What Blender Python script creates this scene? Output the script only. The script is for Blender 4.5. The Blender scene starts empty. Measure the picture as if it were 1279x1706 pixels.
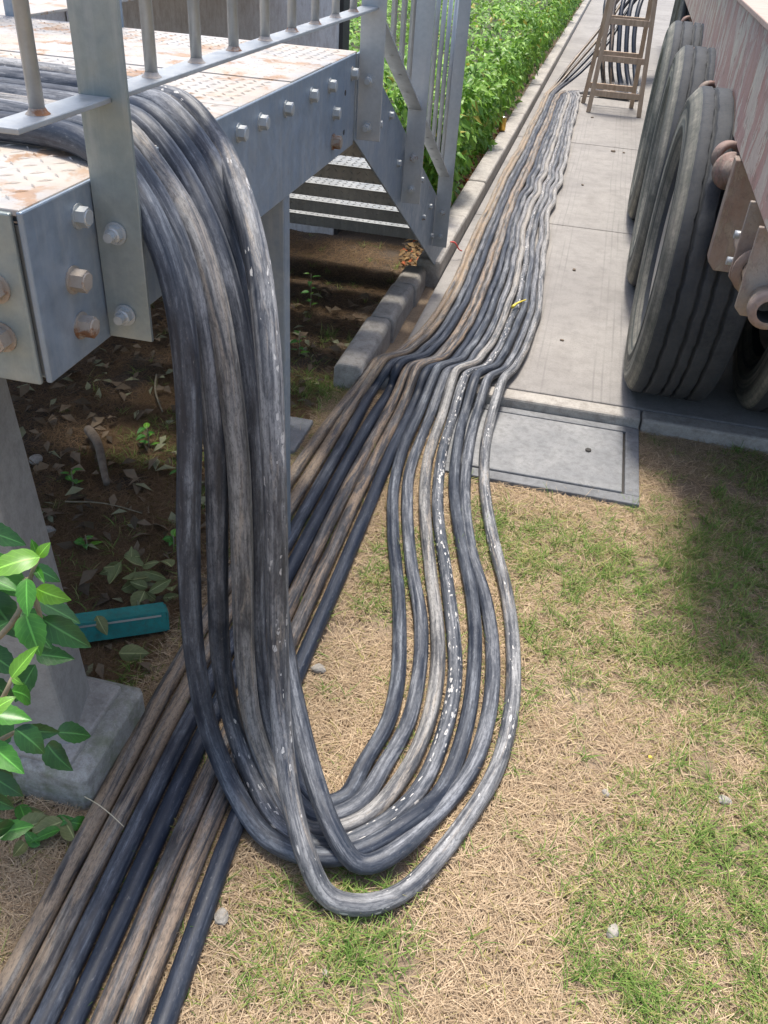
import bpy, bmesh, math, random
import numpy as np
from mathutils import Vector, Matrix

# ------------------------------------------------------------------ camera, sky, sun, exposure
SC = bpy.context.scene
C = SC.collection
rad = math.radians
CAM_H = 1.8
cam_d = bpy.data.cameras.new('camera')
cam = bpy.data.objects.new('camera', cam_d)
C.objects.link(cam)
cam.matrix_world = Matrix(((0.97065385, -0.18201042, 0.15717286, 0),
                           (0.23298591, 0.54985155, -0.80211024, 0),
                           (0.05957068, 0.81519046, 0.57612139, CAM_H),
                           (0, 0, 0, 1)))
cam_d.sensor_fit = 'VERTICAL'
cam_d.angle = rad(61.36)
cam_d.clip_start = 0.05
cam_d.clip_end = 600
SC.camera = cam

SUN_EL, SUN_AZ = 77.0, -14.0          # azimuth of the sun, degrees from +Y towards +X
world = bpy.data.worlds.new('World')
SC.world = world
world.use_nodes = True
wn = world.node_tree
sky = wn.nodes.new('ShaderNodeTexSky')
sky.sky_type = 'NISHITA'
sky.sun_disc = False
sky.sun_elevation = rad(SUN_EL)
sky.sun_rotation = rad(SUN_AZ)
sky.air_density = 1.0
sky.dust_density = 3.0
sky.ozone_density = 1.0
bg = wn.nodes['Background']
wn.links.new(sky.outputs[0], bg.inputs[0])
bg.inputs[1].default_value = 0.14

sun_d = bpy.data.lights.new('sun', 'SUN')
sun_d.energy = 2.8
sun_d.angle = rad(11.0)
sun_d.color = (1.0, 0.95, 0.87)
sun = bpy.data.objects.new('sun', sun_d)
C.objects.link(sun)
sd = Vector((math.sin(rad(SUN_AZ)) * math.cos(rad(SUN_EL)), math.cos(rad(SUN_AZ)) * math.cos(rad(SUN_EL)), math.sin(rad(SUN_EL))))
sun.rotation_euler = sd.to_track_quat('Z', 'Y').to_euler()
sun.location = sd * 20

SC.view_settings.view_transform = 'Standard'
SC.view_settings.look = 'None'
SC.view_settings.gamma = 1.0
SC.view_settings.exposure = 0.90
SC.render.engine = 'CYCLES'
SC.cycles.use_denoising = True
SC.cycles.max_bounces = 6

rng = np.random.default_rng(7)
random.seed(7)
GRASS_Z = -0.06

# ------------------------------------------------------------------ helpers
class MB:
    """collects shapes, build() links them as one mesh object"""
    def __init__(s): s.v, s.f, s.sm = [], [], []
    def add(s, vs, fs, smooth=False):
        b = len(s.v); s.v += [tuple(v) for v in vs]
        s.f += [tuple(i + b for i in f) for f in fs]; s.sm += [smooth] * len(fs)
        return s
    def box(s, x0, x1, y0, y1, z0, z1):
        return s.add([(x, y, z) for x in (x0, x1) for y in (y0, y1) for z in (z0, z1)],
                     [(0, 1, 3, 2), (4, 6, 7, 5), (0, 4, 5, 1), (2, 3, 7, 6), (0, 2, 6, 4), (1, 5, 7, 3)])
    def chbox(s, x0, x1, y0, y1, z0, z1, c):
        """box whose four vertical and top edges are chamfered"""
        def ring(z, i):
            a, b, d, e = x0 + i, x1 - i, y0 + i, y1 - i
            return [(a + c, d, z), (b - c, d, z), (b, d + c, z), (b, e - c, z), (b - c, e, z), (a + c, e, z), (a, e - c, z), (a, d + c, z)]
        vs = ring(z0, 0) + ring(z1 - c, 0) + ring(z1, c)
        fs = [tuple(range(7, -1, -1)), tuple(range(16, 24))]
        for k in (0, 8):
            fs += [(k + i, k + (i + 1) % 8, k + 8 + (i + 1) % 8, k + 8 + i) for i in range(8)]
        return s.add(vs, fs)
    def prism(s, poly, x0, x1, axis='x'):
        """polygon extruded: axis x -> poly in (y,z); y -> (x,z); z -> (x,y)"""
        n = len(poly)
        P = {'x': lambda p, t: (t, p[0], p[1]), 'y': lambda p, t: (p[0], t, p[1]), 'z': lambda p, t: (p[0], p[1], t)}[axis]
        vs = [P(p, x0) for p in poly] + [P(p, x1) for p in poly]
        fs = [tuple(range(n)), tuple(range(2 * n - 1, n - 1, -1))] + [(i, i + n, (i + 1) % n + n, (i + 1) % n) for i in range(n)]
        return s.add(vs, fs)
    def cyl(s, a, b, r, n=12, r2=None, smooth=True, caps=True):
        a, b = Vector(a), Vector(b); d = (b - a).normalized(); r2 = r if r2 is None else r2
        u = d.orthogonal().normalized(); w = d.cross(u)
        cs = [(math.cos(2 * math.pi * i / n), math.sin(2 * math.pi * i / n)) for i in range(n)]
        k = len(s.v)
        s.add([a + (u * c + w * q) * r for c, q in cs] + [b + (u * c + w * q) * r2 for c, q in cs],
              [(i, (i + 1) % n, (i + 1) % n + n, i + n) for i in range(n)], smooth)
        if caps:
            s.f += [tuple(k + i for i in range(n - 1, -1, -1)), tuple(k + n + i for i in range(n))]; s.sm += [False, False]
        return s
    def lathe(s, prof, c, axis, n=48, smooth=True, wob=None):
        """prof: (radius, offset along axis)"""
        ax = Vector(axis).normalized(); u = ax.orthogonal().normalized(); w = ax.cross(u); c = Vector(c)
        vs = []
        for i in range(n):
            t = 2 * math.pi * i / n
            e = u * math.cos(t) + w * math.sin(t)
            for j, (r, o) in enumerate(prof):
                oo = o + (wob(i, j) if wob else 0)
                vs.append(c + e * r + ax * oo)
        m = len(prof)
        fs = [(i * m + j, i * m + j + 1, ((i + 1) % n) * m + j + 1, ((i + 1) % n) * m + j) for i in range(n) for j in range(m - 1)]
        return s.add(vs, fs, smooth)
    def build(s, name, mat, parent=None, recalc=True):
        me = bpy.data.meshes.new(name)
        me.from_pydata(s.v, [], s.f)
        me.polygons.foreach_set('use_smooth', s.sm)
        if recalc:
            bm = bmesh.new(); bm.from_mesh(me); bmesh.ops.recalc_face_normals(bm, faces=bm.faces); bm.to_mesh(me); bm.free()
        me.materials.append(mat)
        o = bpy.data.objects.new(name, me)
        C.objects.link(o)
        if parent: o.parent = parent
        return o

def bevel(o, w, seg=2):
    m = o.modifiers.new('bevel', 'BEVEL'); m.width = w; m.segments = seg; m.limit_method = 'ANGLE'; m.angle_limit = rad(40)
    return o
def tag(o, label=None, cat=None, group=None, kind=None):
    if label: o['label'] = label
    if cat: o['category'] = cat
    if group: o['group'] = group
    if kind: o['kind'] = kind
    return o
def thing(name, label, cat, loc=(0, 0, 0), group=None):
    o = bpy.data.objects.new(name, None); C.objects.link(o); o.location = loc
    o.empty_display_size = 0.1
    return tag(o, label, cat, group)
def inst(src, name, parent, loc=(0, 0, 0), rot=(0, 0, 0), scale=(1, 1, 1)):
    o = bpy.data.objects.new(name, src.data if hasattr(src, 'data') else src); C.objects.link(o)
    o.parent = parent; o.location = loc; o.rotation_euler = rot; o.scale = scale
    return o
def mesh_only(mb, name, mat):
    o = mb.build(name, mat); me = o.data; bpy.data.objects.remove(o); return me

# ------------------------------------------------------------------ materials
class N:
    def __init__(s, name, rough=0.7, metal=0.0):
        s.m = bpy.data.materials.new(name); s.m.use_nodes = True
        s.t = s.m.node_tree; s.b = s.t.nodes['Principled BSDF']
        s.b.inputs['Roughness'].default_value = rough; s.b.inputs['Metallic'].default_value = metal
    def n(s, typ, **kw):
        nd = s.t.nodes.new(typ)
        for k, v in kw.items(): setattr(nd, k, v)
        return nd
    def link(s, a, b): s.t.links.new(a, b)
    def coord(s, kind='Object', scale=(1, 1, 1), attr=None):
        if attr:
            a = s.n('ShaderNodeAttribute', attribute_name=attr); src = a.outputs['Vector']
        elif kind == 'Position':
            src = s.n('ShaderNodeNewGeometry').outputs['Position']
        else:
            src = s.n('ShaderNodeTexCoord').outputs[kind]
        mp = s.n('ShaderNodeMapping'); mp.inputs['Scale'].default_value = scale
        s.link(src, mp.inputs[0]); return mp.outputs[0]
    def noise(s, vec, scale=5, detail=5, rough=0.6, dist=0.0):
        nd = s.n('ShaderNodeTexNoise'); nd.inputs['Scale'].default_value = scale; nd.inputs['Detail'].default_value = detail
        nd.inputs['Roughness'].default_value = rough; nd.inputs['Distortion'].default_value = dist
        s.link(vec, nd.inputs['Vector']); return nd.outputs['Fac']
    def ramp(s, fac, stops):
        r = s.n('ShaderNodeValToRGB'); el = r.color_ramp.elements
        while len(el) < len(stops): el.new(0.5)
        for e, (p, c) in zip(el, stops):
            e.position = p; e.color = (c, c, c, 1) if not isinstance(c, (tuple, list)) else (*c, 1)
        s.link(fac, r.inputs[0]); return r.outputs[0]
    def mix(s, fac, a, b, blend='MIX'):
        m = s.n('ShaderNodeMix', data_type='RGBA', blend_type=blend)
        for sock, v in ((m.inputs[0], fac), (m.inputs[6], a), (m.inputs[7], b)):
            if isinstance(v, (int, float)): sock.default_value = v
            elif isinstance(v, tuple): sock.default_value = (*v, 1)
            else: s.link(v, sock)
        return m.outputs[2]
    def math(s, op, a, b=0.5, c=None):
        m = s.n('ShaderNodeMath', operation=op)
        for i, v in enumerate((a, b)):
            if isinstance(v, (int, float)): m.inputs[i].default_value = v
            else: s.link(v, m.inputs[i])
        return m.outputs[0]
    def color(s, c):
        if isinstance(c, tuple): s.b.inputs['Base Color'].default_value = (*c, 1)
        else: s.link(c, s.b.inputs['Base Color'])
        return s
    def bump(s, h, strength=0.3, dist=0.01):
        b = s.n('ShaderNodeBump'); b.inputs['Strength'].default_value = strength; b.inputs['Distance'].default_value = dist
        s.link(h, b.inputs['Height']); s.link(b.outputs[0], s.b.inputs['Normal']); return s
    def rough(s, v):
        s.link(v, s.b.inputs['Roughness']); return s

def mat_steel(name, a, b, rust=0.62, metal=0.55, rustcol=(0.30, 0.13, 0.05), dust=0.0):
    k = N(name, 0.5, metal); p = k.coord('Position')
    big = k.noise(p, 5, 4, .6, .6); fine = k.noise(p, 70, 5, .7)
    col = k.mix(k.ramp(big, [(.3, 0), (.7, 1)]), a, b)
    col = k.mix(k.ramp(fine, [(.35, .25), (.7, 0)]), col, tuple(x * .6 for x in a))
    streak = k.noise(k.coord('Position', (40, 40, 3)), 1, 4, .6)
    col = k.mix(k.ramp(streak, [(.5, 0), (.75, .35)]), col, (.5, .5, .48))
    r = k.ramp(k.noise(p, 9, 8, .7, .3), [(rust, 0), (rust + .06, 1)])
    col = k.mix(r, col, k.mix(fine, rustcol, tuple(x * .5 for x in rustcol)))
    if dust: col = k.mix(k.ramp(k.noise(p, 6, 6, .65), [(.38, 0), (.62, dust)]), col, (.48, .385, .29))
    k.color(col); k.rough(k.ramp(k.noise(p, 25, 4), [(.3, .38), (.7, .68)]))
    return k.bump(fine, .12, .003).m

def mat_concrete(name, a, b, scale=3, stain=(.16, .14, .12), bumps=.35, moss=0.0, stretch=(1, 1, 1)):
    k = N(name, .88); p = k.coord('Position', stretch)
    big = k.noise(p, scale, 6, .65, .3); fine = k.noise(p, scale * 45, 5, .75); mid = k.noise(p, scale * 7, 6, .7)
    col = k.mix(k.ramp(big, [(.32, 0), (.68, 1)]), a, b)
    col = k.mix(k.ramp(mid, [(.25, .75), (.55, 0)]), col, stain)
    col = k.mix(k.ramp(fine, [(.3, .4), (.6, 0)]), col, stain)
    if moss: col = k.mix(k.ramp(k.noise(p, scale * 2.2, 7, .7), [(.45, 0), (.62, moss)]), col, (.12, .14, .05))
    return k.color(col).bump(k.math('ADD', fine, mid), bumps, .006).m

def mat_cable(name, dark, dust, amount=.5, specks=0.0, tan=0.0, tancol=(.30, .21, .13), speckside=1):
    k = N(name, .62)
    st = k.noise(k.coord(attr='cab', scale=(3.4, 80, 80)), 1, 6, .64, .5)
    fine = k.noise(k.coord(attr='cab', scale=(60, 170, 170)), 1, 6, .78, .4)
    pat = k.noise(k.coord(attr='cab', scale=(5.5, 24, 24)), 1, 7, .68, .6)
    f = k.math('ADD', k.math('MULTIPLY', st, .56), k.math('MULTIPLY', pat, .50))
    lo = .74 - amount * .42
    ps = k.n('ShaderNodeSeparateXYZ'); k.link(k.n('ShaderNodeTexCoord').outputs['Object'], ps.inputs[0])
    onroad = k.math('MULTIPLY', k.ramp(k.math('MULTIPLY', ps.outputs[1], .1), [(.37, 0), (.60, 1)]), k.math('LESS_THAN', ps.outputs[2], .13))
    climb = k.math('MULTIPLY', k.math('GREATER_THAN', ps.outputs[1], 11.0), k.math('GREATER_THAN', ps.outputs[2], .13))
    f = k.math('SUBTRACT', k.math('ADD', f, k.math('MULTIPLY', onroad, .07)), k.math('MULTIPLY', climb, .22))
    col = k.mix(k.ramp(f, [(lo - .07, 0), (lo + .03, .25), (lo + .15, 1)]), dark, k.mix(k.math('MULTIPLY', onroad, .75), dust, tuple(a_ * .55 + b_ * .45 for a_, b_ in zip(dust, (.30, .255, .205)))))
    if tan:
        t = k.noise(k.coord(attr='cab', scale=(3, 30, 30)), 1, 8, .75, .8)
        col = k.mix(k.ramp(t, [(.62 - tan * .3, 0), (.72 - tan * .3, .85)]), col, tancol)
    col = k.mix(k.ramp(fine, [(.40, .5), (.52, 0)]), col, tuple(x * .7 for x in dark))
    col = k.mix(k.ramp(fine, [(.59, 0), (.71, .36)]), col, (.45, .43, .40))
    if specks:
        v = k.n('ShaderNodeTexVoronoi'); v.inputs['Scale'].default_value = 1; v.inputs['Randomness'].default_value = 1
        base = k.coord(attr='cab', scale=(46, 95, 95)); wv = k.n('ShaderNodeTexNoise'); wv.inputs['Scale'].default_value = 1.3; wv.inputs['Detail'].default_value = 4; k.link(base, wv.inputs['Vector'])
        va = k.n('ShaderNodeVectorMath', operation='MULTIPLY_ADD'); k.link(wv.outputs['Color'], va.inputs[0]); va.inputs[1].default_value = (1.1, 1.1, 1.1); k.link(base, va.inputs[2])
        k.link(va.outputs[0], v.inputs['Vector'])
        cs = k.n('ShaderNodeSeparateColor'); k.link(v.outputs['Color'], cs.inputs[0])
        size = k.math('MULTIPLY', k.math('POWER', cs.outputs[0], 2.2), .62)
        gate = k.noise(k.coord(attr='cab', scale=(5, 40, 40)), 1, 3, .6)
        sp = k.math('MULTIPLY', k.math('LESS_THAN', v.outputs['Distance'], size), k.math('GREATER_THAN', gate, .66 - specks * .25))
        zs = k.n('ShaderNodeSeparateXYZ'); k.link(k.coord('Object'), zs.inputs[0])
        sp = k.math('MULTIPLY', sp, k.math('LESS_THAN' if speckside < 0 else 'GREATER_THAN', zs.outputs[2], .12 if speckside < 0 else -.2))
        col = k.mix(k.math('MULTIPLY', sp, k.ramp(fine, [(.30, .35), (.50, .95)])), col, (.58, .56, .53))
    k.color(col); k.rough(k.ramp(f, [(.4, .40), (.65, .72)]))
    return k.bump(k.math('ADD', k.math('MULTIPLY', fine, .6), pat), .25, .0025).m

M = {}
M['steel'] = mat_steel('galvanised_steel', (.24, .30, .37), (.36, .41, .46), .67)
M['steel_green'] = mat_steel('dull_galvanised_steel', (.26, .30, .29), (.38, .41, .39), .68)
M['steel_light'] = mat_steel('pale_galvanised_steel', (.40, .42, .43), (.50, .52, .52), .68)
M['steel_dark'] = mat_steel('weathered_steel', (.20, .20, .19), (.30, .30, .28), .66)
M['bolt'] = mat_steel('zinc_bolt', (.42, .44, .44), (.55, .57, .57), .60, .6)
M['bolt_rust'] = mat_steel('rusty_bolt', (.36, .30, .24), (.46, .40, .34), .5, .4, (.32, .15, .07))
M['deck'] = mat_steel('chequer_plate', (.37, .365, .36), (.50, .49, .475), .545, .12, (.42, .25, .15), .6)
M['tread'] = mat_steel('tread_plate', (.24, .25, .25), (.36, .37, .37), .7, .35)
M['concrete'] = mat_concrete('concrete_kerb', (.34, .315, .28), (.47, .44, .395), 3)
M['concrete_moss'] = mat_concrete('mossy_concrete', (.34, .33, .29), (.48, .46, .41), 6, moss=.55)
M['cover'] = mat_concrete('cement_cover', (.20, .205, .21), (.31, .31, .305), 4, (.12, .12, .12))
M['cover_frame'] = mat_concrete('cement_frame', (.16, .165, .17), (.25, .255, .26), 6, (.09, .09, .09))
M['wall'] = mat_concrete('board_marked_concrete', (.60, .59, .575), (.72, .71, .69), 2.2, (.36, .31, .27), .3, 0, (2.5, 2.5, .6))
M['column'] = mat_concrete('cement_coated_column', (.30, .29, .27), (.38, .37, .34), 4, (.2, .19, .17), .15)

def road_mat():
    k = N('concrete_road', .86); p = k.coord('Position')
    big = k.noise(p, 1.1, 6, .6, .4); mid = k.noise(p, 9, 6, .7); fine = k.noise(p, 130, 5, .75)
    brush = k.noise(k.coord('Position', (6, 90, 1)), 1, 4, .6)
    col = k.mix(k.ramp(big, [(.3, 0), (.7, 1)]), (.235, .22, .205), (.33, .31, .285))
    col = k.mix(k.ramp(mid, [(.3, .5), (.55, 0)]), col, (.15, .14, .13))
    col = k.mix(k.ramp(fine, [(.3, .45), (.55, 0)]), col, (.13, .12, .11))
    col = k.mix(k.ramp(k.noise(k.coord('Position', (1.6, .7, 1)), 1.6, 7, .7, .6), [(.52, 0), (.70, .45)]), col, (.17, .155, .14))
    # lengthwise tyre marks with a shape of their own: thin dark lines in two bands
    sx = k.n('ShaderNodeSeparateXYZ'); k.link(k.coord('Position'), sx.inputs[0])
    x = k.math('ADD', sx.outputs[0], k.math('MULTIPLY', k.noise(k.coord('Position', (0, .6, 0)), 1, 2), .03))
    for x0, x1, step in ((-.16, .02, .036), (.22, .46, .04)):
        ph = k.math('FRACT', k.math('DIVIDE', k.math('SUBTRACT', x, x0), step))
        ln = k.math('LESS_THAN', ph, .22)
        band = k.math('MULTIPLY', k.math('GREATER_THAN', x, x0), k.math('LESS_THAN', x, x1))
        wear = k.ramp(k.noise(k.coord('Position', (14, 1.2, 1)), 1, 4, .6), [(.38, 0), (.62, .5)])
        col = k.mix(k.math('MULTIPLY', k.math('MULTIPLY', ln, band), wear), col, (.16, .15, .14))
    return k.color(col).bump(k.math('ADD', fine, brush), .25, .004).m
M['road'] = road_mat()

def soil_mat():
    k = N('dry_soil', .95); p = k.coord('Position')
    big = k.noise(p, 3, 5, .6); fine = k.noise(p, 90, 6, .75)
    col = k.mix(k.ramp(big, [(.35, 0), (.65, 1)]), (.26, .19, .125), (.38, .29, .20))
    col = k.mix(k.ramp(fine, [(.35, .6), (.6, 0)]), col, (.11, .08, .05))
    # shade painted into the soil colour, ragged edge, under the platform and the stairs
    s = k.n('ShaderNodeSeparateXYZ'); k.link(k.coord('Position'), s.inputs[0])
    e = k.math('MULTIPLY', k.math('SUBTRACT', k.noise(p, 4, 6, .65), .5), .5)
    soil_shade = k.math('MULTIPLY', k.math('LESS_THAN', k.math('ADD', s.outputs[0], e), -1.04), k.math('GREATER_THAN', k.math('ADD', s.outputs[1], e), 1.75))
    col = k.mix(soil_shade, col, k.mix(k.ramp(fine, [(.35, 0), (.65, 1)]), (.035, .025, .017), (.10, .072, .048)))
    return k.color(col).bump(fine, .6, .01).m
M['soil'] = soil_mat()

def attr_mat(name, rough=.7, trans=0.0, spec=.3):
    k = N(name, rough); a = k.n('ShaderNodeAttribute', attribute_name='Col')
    k.color(a.outputs['Color']); k.b.inputs['Specular IOR Level'].default_value = spec
    if trans:
        t = k.n('ShaderNodeBsdfTranslucent'); k.link(a.outputs['Color'], t.inputs['Color'])
        mx = k.n('ShaderNodeMixShader'); mx.inputs[0].default_value = trans
        k.link(k.b.outputs[0], mx.inputs[1]); k.link(t.outputs[0], mx.inputs[2])
        k.link(mx.outputs[0], k.t.nodes['Material Output'].inputs[0])
    return k.m
M['blades'] = attr_mat('grass_blades', .75, .25, .2)
M['foliage'] = attr_mat('hedge_leaves', .45, .3, .4)

def leaf_mat(name, a, b, rough=.35, trans=.3):
    k = N(name, rough); uv = k.coord('UV')
    s = k.n('ShaderNodeSeparateXYZ'); k.link(uv, s.inputs[0])
    v = k.math('ABSOLUTE', k.math('SUBTRACT', s.outputs[1], .5))
    vein = k.math('FRACT', k.math('MULTIPLY', k.math('SUBTRACT', s.outputs[0], k.math('MULTIPLY', v, .55)), 7.0))
    side = k.ramp(vein, [(0, .7), (.10, 0), (.9, 0), (1, .7)])
    mid = k.ramp(v, [(0, 1), (.03, .6), (.05, 0)])
    n = k.noise(k.coord('Position'), 60, 4)
    col = k.mix(k.ramp(n, [(.3, 0), (.7, 1)]), a, b)
    col = k.mix(k.math('MULTIPLY', side, .45), col, tuple(min(1, x * 1.8 + .01) for x in b))
    col = k.mix(mid, col, tuple(min(1, x * 2.1 + .02) for x in b))
    col = k.mix(k.ramp(k.noise(k.coord('Position'), 38, 6, .7), [(.66, 0), (.70, .8)]), col, (.16, .12, .045))
    col = k.mix(k.ramp(k.noise(k.coord('Position'), 11, 5, .6), [(.4, 0), (.7, .35)]), col, tuple(x * .5 + .03 for x in a))
    k.color(col); k.bump(vein, .15, .002)
    t = k.n('ShaderNodeBsdfTranslucent'); k.link(col, t.inputs['Color'])
    mx = k.n('ShaderNodeMixShader'); mx.inputs[0].default_value = trans
    k.link(k.b.outputs[0], mx.inputs[1]); k.link(t.outputs[0], mx.inputs[2]); k.link(mx.outputs[0], k.t.nodes['Material Output'].inputs[0])
    return k.m
M['leaf0'] = leaf_mat('leaf_dark', (.018, .075, .016), (.03, .11, .022))
M['leaf1'] = leaf_mat('leaf_mid', (.05, .20, .025), (.08, .27, .035))
M['leaf2'] = leaf_mat('leaf_bright', (.14, .36, .03), (.20, .45, .05), .35, .4)
M['leaf_dry'] = leaf_mat('leaf_withered', (.17, .20, .07), (.26, .27, .11), .7, .2)

def simple(name, a, b, scale=20, rough=.7, metal=0, bump=.2, stretch=(1, 1, 1)):
    k = N(name, rough, metal); p = k.coord('Position', stretch); n = k.noise(p, scale, 6, .65)
    k.color(k.mix(k.ramp(n, [(.32, 0), (.68, 1)]), a, b)); return k.bump(n, bump, .004).m
M['stem'] = simple('woody_stem', (.16, .13, .08), (.26, .22, .14), 60)
M['wood'] = simple('ladder_wood', (.36, .255, .175), (.54, .41, .295), 6, .75, 0, .3, (6, 6, .8))
M['teal'] = mat_concrete('teal_plastic', (.012, .20, .18), (.03, .29, .25), 9, (.05, .10, .085), .25)
M['stone'] = simple('pale_stone', (.22, .20, .17), (.40, .37, .325), 60, .9)
M['bark'] = simple('dead_wood', (.10, .075, .055), (.20, .16, .12), 30, .9)
M['gold'] = simple('gold_can', (.55, .33, .06), (.70, .45, .10), 12, .3, .6)
M['tin'] = simple('can_metal', (.6, .58, .55), (.7, .68, .65), 20, .35, .8)
M['red_string'] = simple('red_string', (.5, .06, .05), (.6, .10, .08), 40)
M['yellow_leaf'] = simple('yellow_leaf', (.62, .48, .05), (.75, .6, .10), 40)
M['straw'] = simple('straw', (.55, .47, .30), (.66, .58, .40), 40)

def paint_mat(name, red, bare, amount=.5):
    k = N(name, .7); p = k.coord('Position')
    n = k.noise(k.coord('Position', (5, 2.5, 1.6)), 2.2, 8, .72, .5); n2 = k.noise(k.coord('Position', (9, 9, 2.5)), 2.3, 6, .7, .3); f = k.noise(p, 60, 5, .7)
    col = k.mix(k.ramp(n2, [(.35, 0), (.65, 1)]), red, tuple(x * .72 + .07 for x in red))
    col = k.mix(k.ramp(f, [(.3, .4), (.6, 0)]), col, (.16, .10, .08))
    peel = k.ramp(n, [(.66 - amount * .25, 0), (.68 - amount * .25, 1)])
    col = k.mix(peel, col, k.mix(k.ramp(f, [(.3, 0), (.7, 1)]), bare, tuple(x * .7 for x in bare)))
    col = k.mix(k.ramp(k.noise(k.coord('Position', (3, 3, 1.2)), 2.6, 7, .7), [(.40, 0), (.62, .7)]), col, tuple(x * .7 + .13 for x in (red[0], red[1] + .05, red[2] + .04)))
    dirt = k.ramp(k.noise(p, 14, 8, .75), [(.56, 0), (.66, .7)])
    col = k.mix(dirt, col, (.20, .15, .12))
    k.color(col); return k.bump(k.math('ADD', k.math('MULTIPLY', peel, -1.0), f), .5, .004).m
M['deck_paint'] = paint_mat('peeling_red_paint', (.44, .23, .19), (.60, .55, .46), .66)
M['rust_paint'] = paint_mat('rusty_red_paint', (.24, .12, .09), (.24, .18, .14), .55)
M['brown_paint'] = paint_mat('dusty_brown_steel', (.30, .20, .15), (.36, .28, .21), .5)
M['bright_red'] = simple('red_paint', (.42, .05, .05), (.52, .09, .08), 18, .5)
M['planks'] = simple('deck_timber', (.36, .26, .215), (.50, .38, .32), 5, .85, 0, .35, (.9, 10, 1))
M['dark_hole'] = simple('dark_iron', (.03, .028, .025), (.05, .045, .04), 20, .8)

def tyre_mat():
    k = N('worn_tyre', .8); p = k.coord('Object')
    n = k.noise(p, 5, 6, .65, .3); f = k.noise(p, 60, 5, .7)
    s = k.n('ShaderNodeSeparateXYZ'); k.link(k.n('ShaderNodeTexCoord').outputs['Object'], s.inputs[0])
    # the sidewall (towards -x of the wheel) carries dried tan mud
    side = k.math('LESS_THAN', k.math('ADD', s.outputs[0], k.math('MULTIPLY', k.math('SUBTRACT', k.noise(p, 30, 5), .5), .006)), .0445)
    base = k.mix(k.ramp(n, [(.35, 0), (.65, 1)]), (.022, .026, .032), (.048, .053, .060))
    rr2 = k.math('SQRT', k.math('ADD', k.math('POWER', s.outputs[1], 2.0), k.math('POWER', s.outputs[2], 2.0)))
    cv = k.n('ShaderNodeCombineXYZ'); k.link(rr2, cv.inputs[0]); k.link(k.math('MULTIPLY', n, .02), cv.inputs[1])
    band = k.noise(cv.outputs[0], 45, 4, .6)
    mud = k.mix(k.ramp(band, [(.36, 0), (.62, 1)]), (.06, .068, .062), k.mix(k.ramp(k.noise(p, 9, 7, .7), [(.35, 0), (.65, 1)]), (.13, .13, .105), (.34, .315, .26)))
    col = k.mix(side, base, mud)
    col = k.mix(k.ramp(f, [(.3, .5), (.6, 0)]), col, (.06, .06, .06))
    return k.color(col).bump(f, .3, .005).m
M['tyre'] = tyre_mat()
M['rim'] = simple('dusty_rim', (.42, .38, .32), (.55, .50, .43), 12, .75)

# ------------------------------------------------------------------ ground and road
g = MB()
gx = np.concatenate([[-200, -60, -20, -8], np.linspace(-4, 2.5, 131), [6, 15, 60, 200]])
gy = np.concatenate([[-100, -20, -4], np.linspace(0, 5.5, 111), [8, 20, 60, 200, 500]])
def gz(x, y):
    near = (-4 <= x <= 2.5) and (0 <= y <= 5.5)
    return GRASS_Z - 0.008 + (0.006 * math.sin(7 * x + 2 * y) * math.cos(5 * y - 3 * x) + 0.005 * math.sin(23 * x - 11 * y) if near else 0)
nv = len(gy)
g.add([(x, y, gz(x, y)) for x in gx for y in gy], [(i * nv + j, (i + 1) * nv + j, (i + 1) * nv + j + 1, i * nv + j + 1) for i in range(len(gx) - 1) for j in range(nv - 1)], True)
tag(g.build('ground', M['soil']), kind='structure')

road = thing('road', None, None); tag(road, kind='structure')
ys = [3.66, 6.36, 9.16, 12.0, 14.8, 17.6, 20.5, 23.2, 26, 29, 32, 36, 40]
for a, b in zip(ys, ys[1:]):
    bevel(MB().box(-.735, 4.2, a + .006, b - .006, -.2, random.uniform(-.003, .0)).build('concrete_slab', M['road'], road), .008)
MB().box(-.73, 4.2, 3.67, 40, -.21, -.012).build('joint_filler', M['soil'], road)

# kerb across the end of the road
ek = thing('end_kerb', 'pale concrete kerb across the near end of the road behind the cover', 'kerb')
for a, b in ((-.80, .43), (.436, 1.6), (1.606, 2.8), (2.806, 4.0)):
    bevel(MB().box(a, b, 3.555, 3.652, -.2, .002).build('kerbstone', M['concrete'], ek), .012)
hk = thing('hedge_kerb', 'long concrete kerb between the hedge and the cables on the road', 'kerb')
y = 4.95
while y < 38:
    L = .98
    bevel(MB().box(-.885 + random.uniform(-.004, .004), -.742, y, y + L - .006, -.2, .095 + random.uniform(-.006, .006)).build('kerbstone', M['concrete'], hk), .02)
    y += L
lk = thing('garden_kerb', 'short row of rounded kerbstones on grass beside the stair foot', 'kerb')
for y0, y1, dx in ((3.50, 4.10, -.012), (4.106, 4.62, 0), (4.626, 4.93, .008)):
    poly = [(-.965 + dx, -.2), (-.96 + dx, .035), (-.95 + dx, .056), (-.93 + dx, .064), (-.85 + dx, .064), (-.832 + dx, .056), (-.824 + dx, .03), (-.82 + dx, -.2)]
    bevel(MB().prism(poly, y0, y1, 'y').build('kerbstone', M['concrete'], lk), .012)

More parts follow.
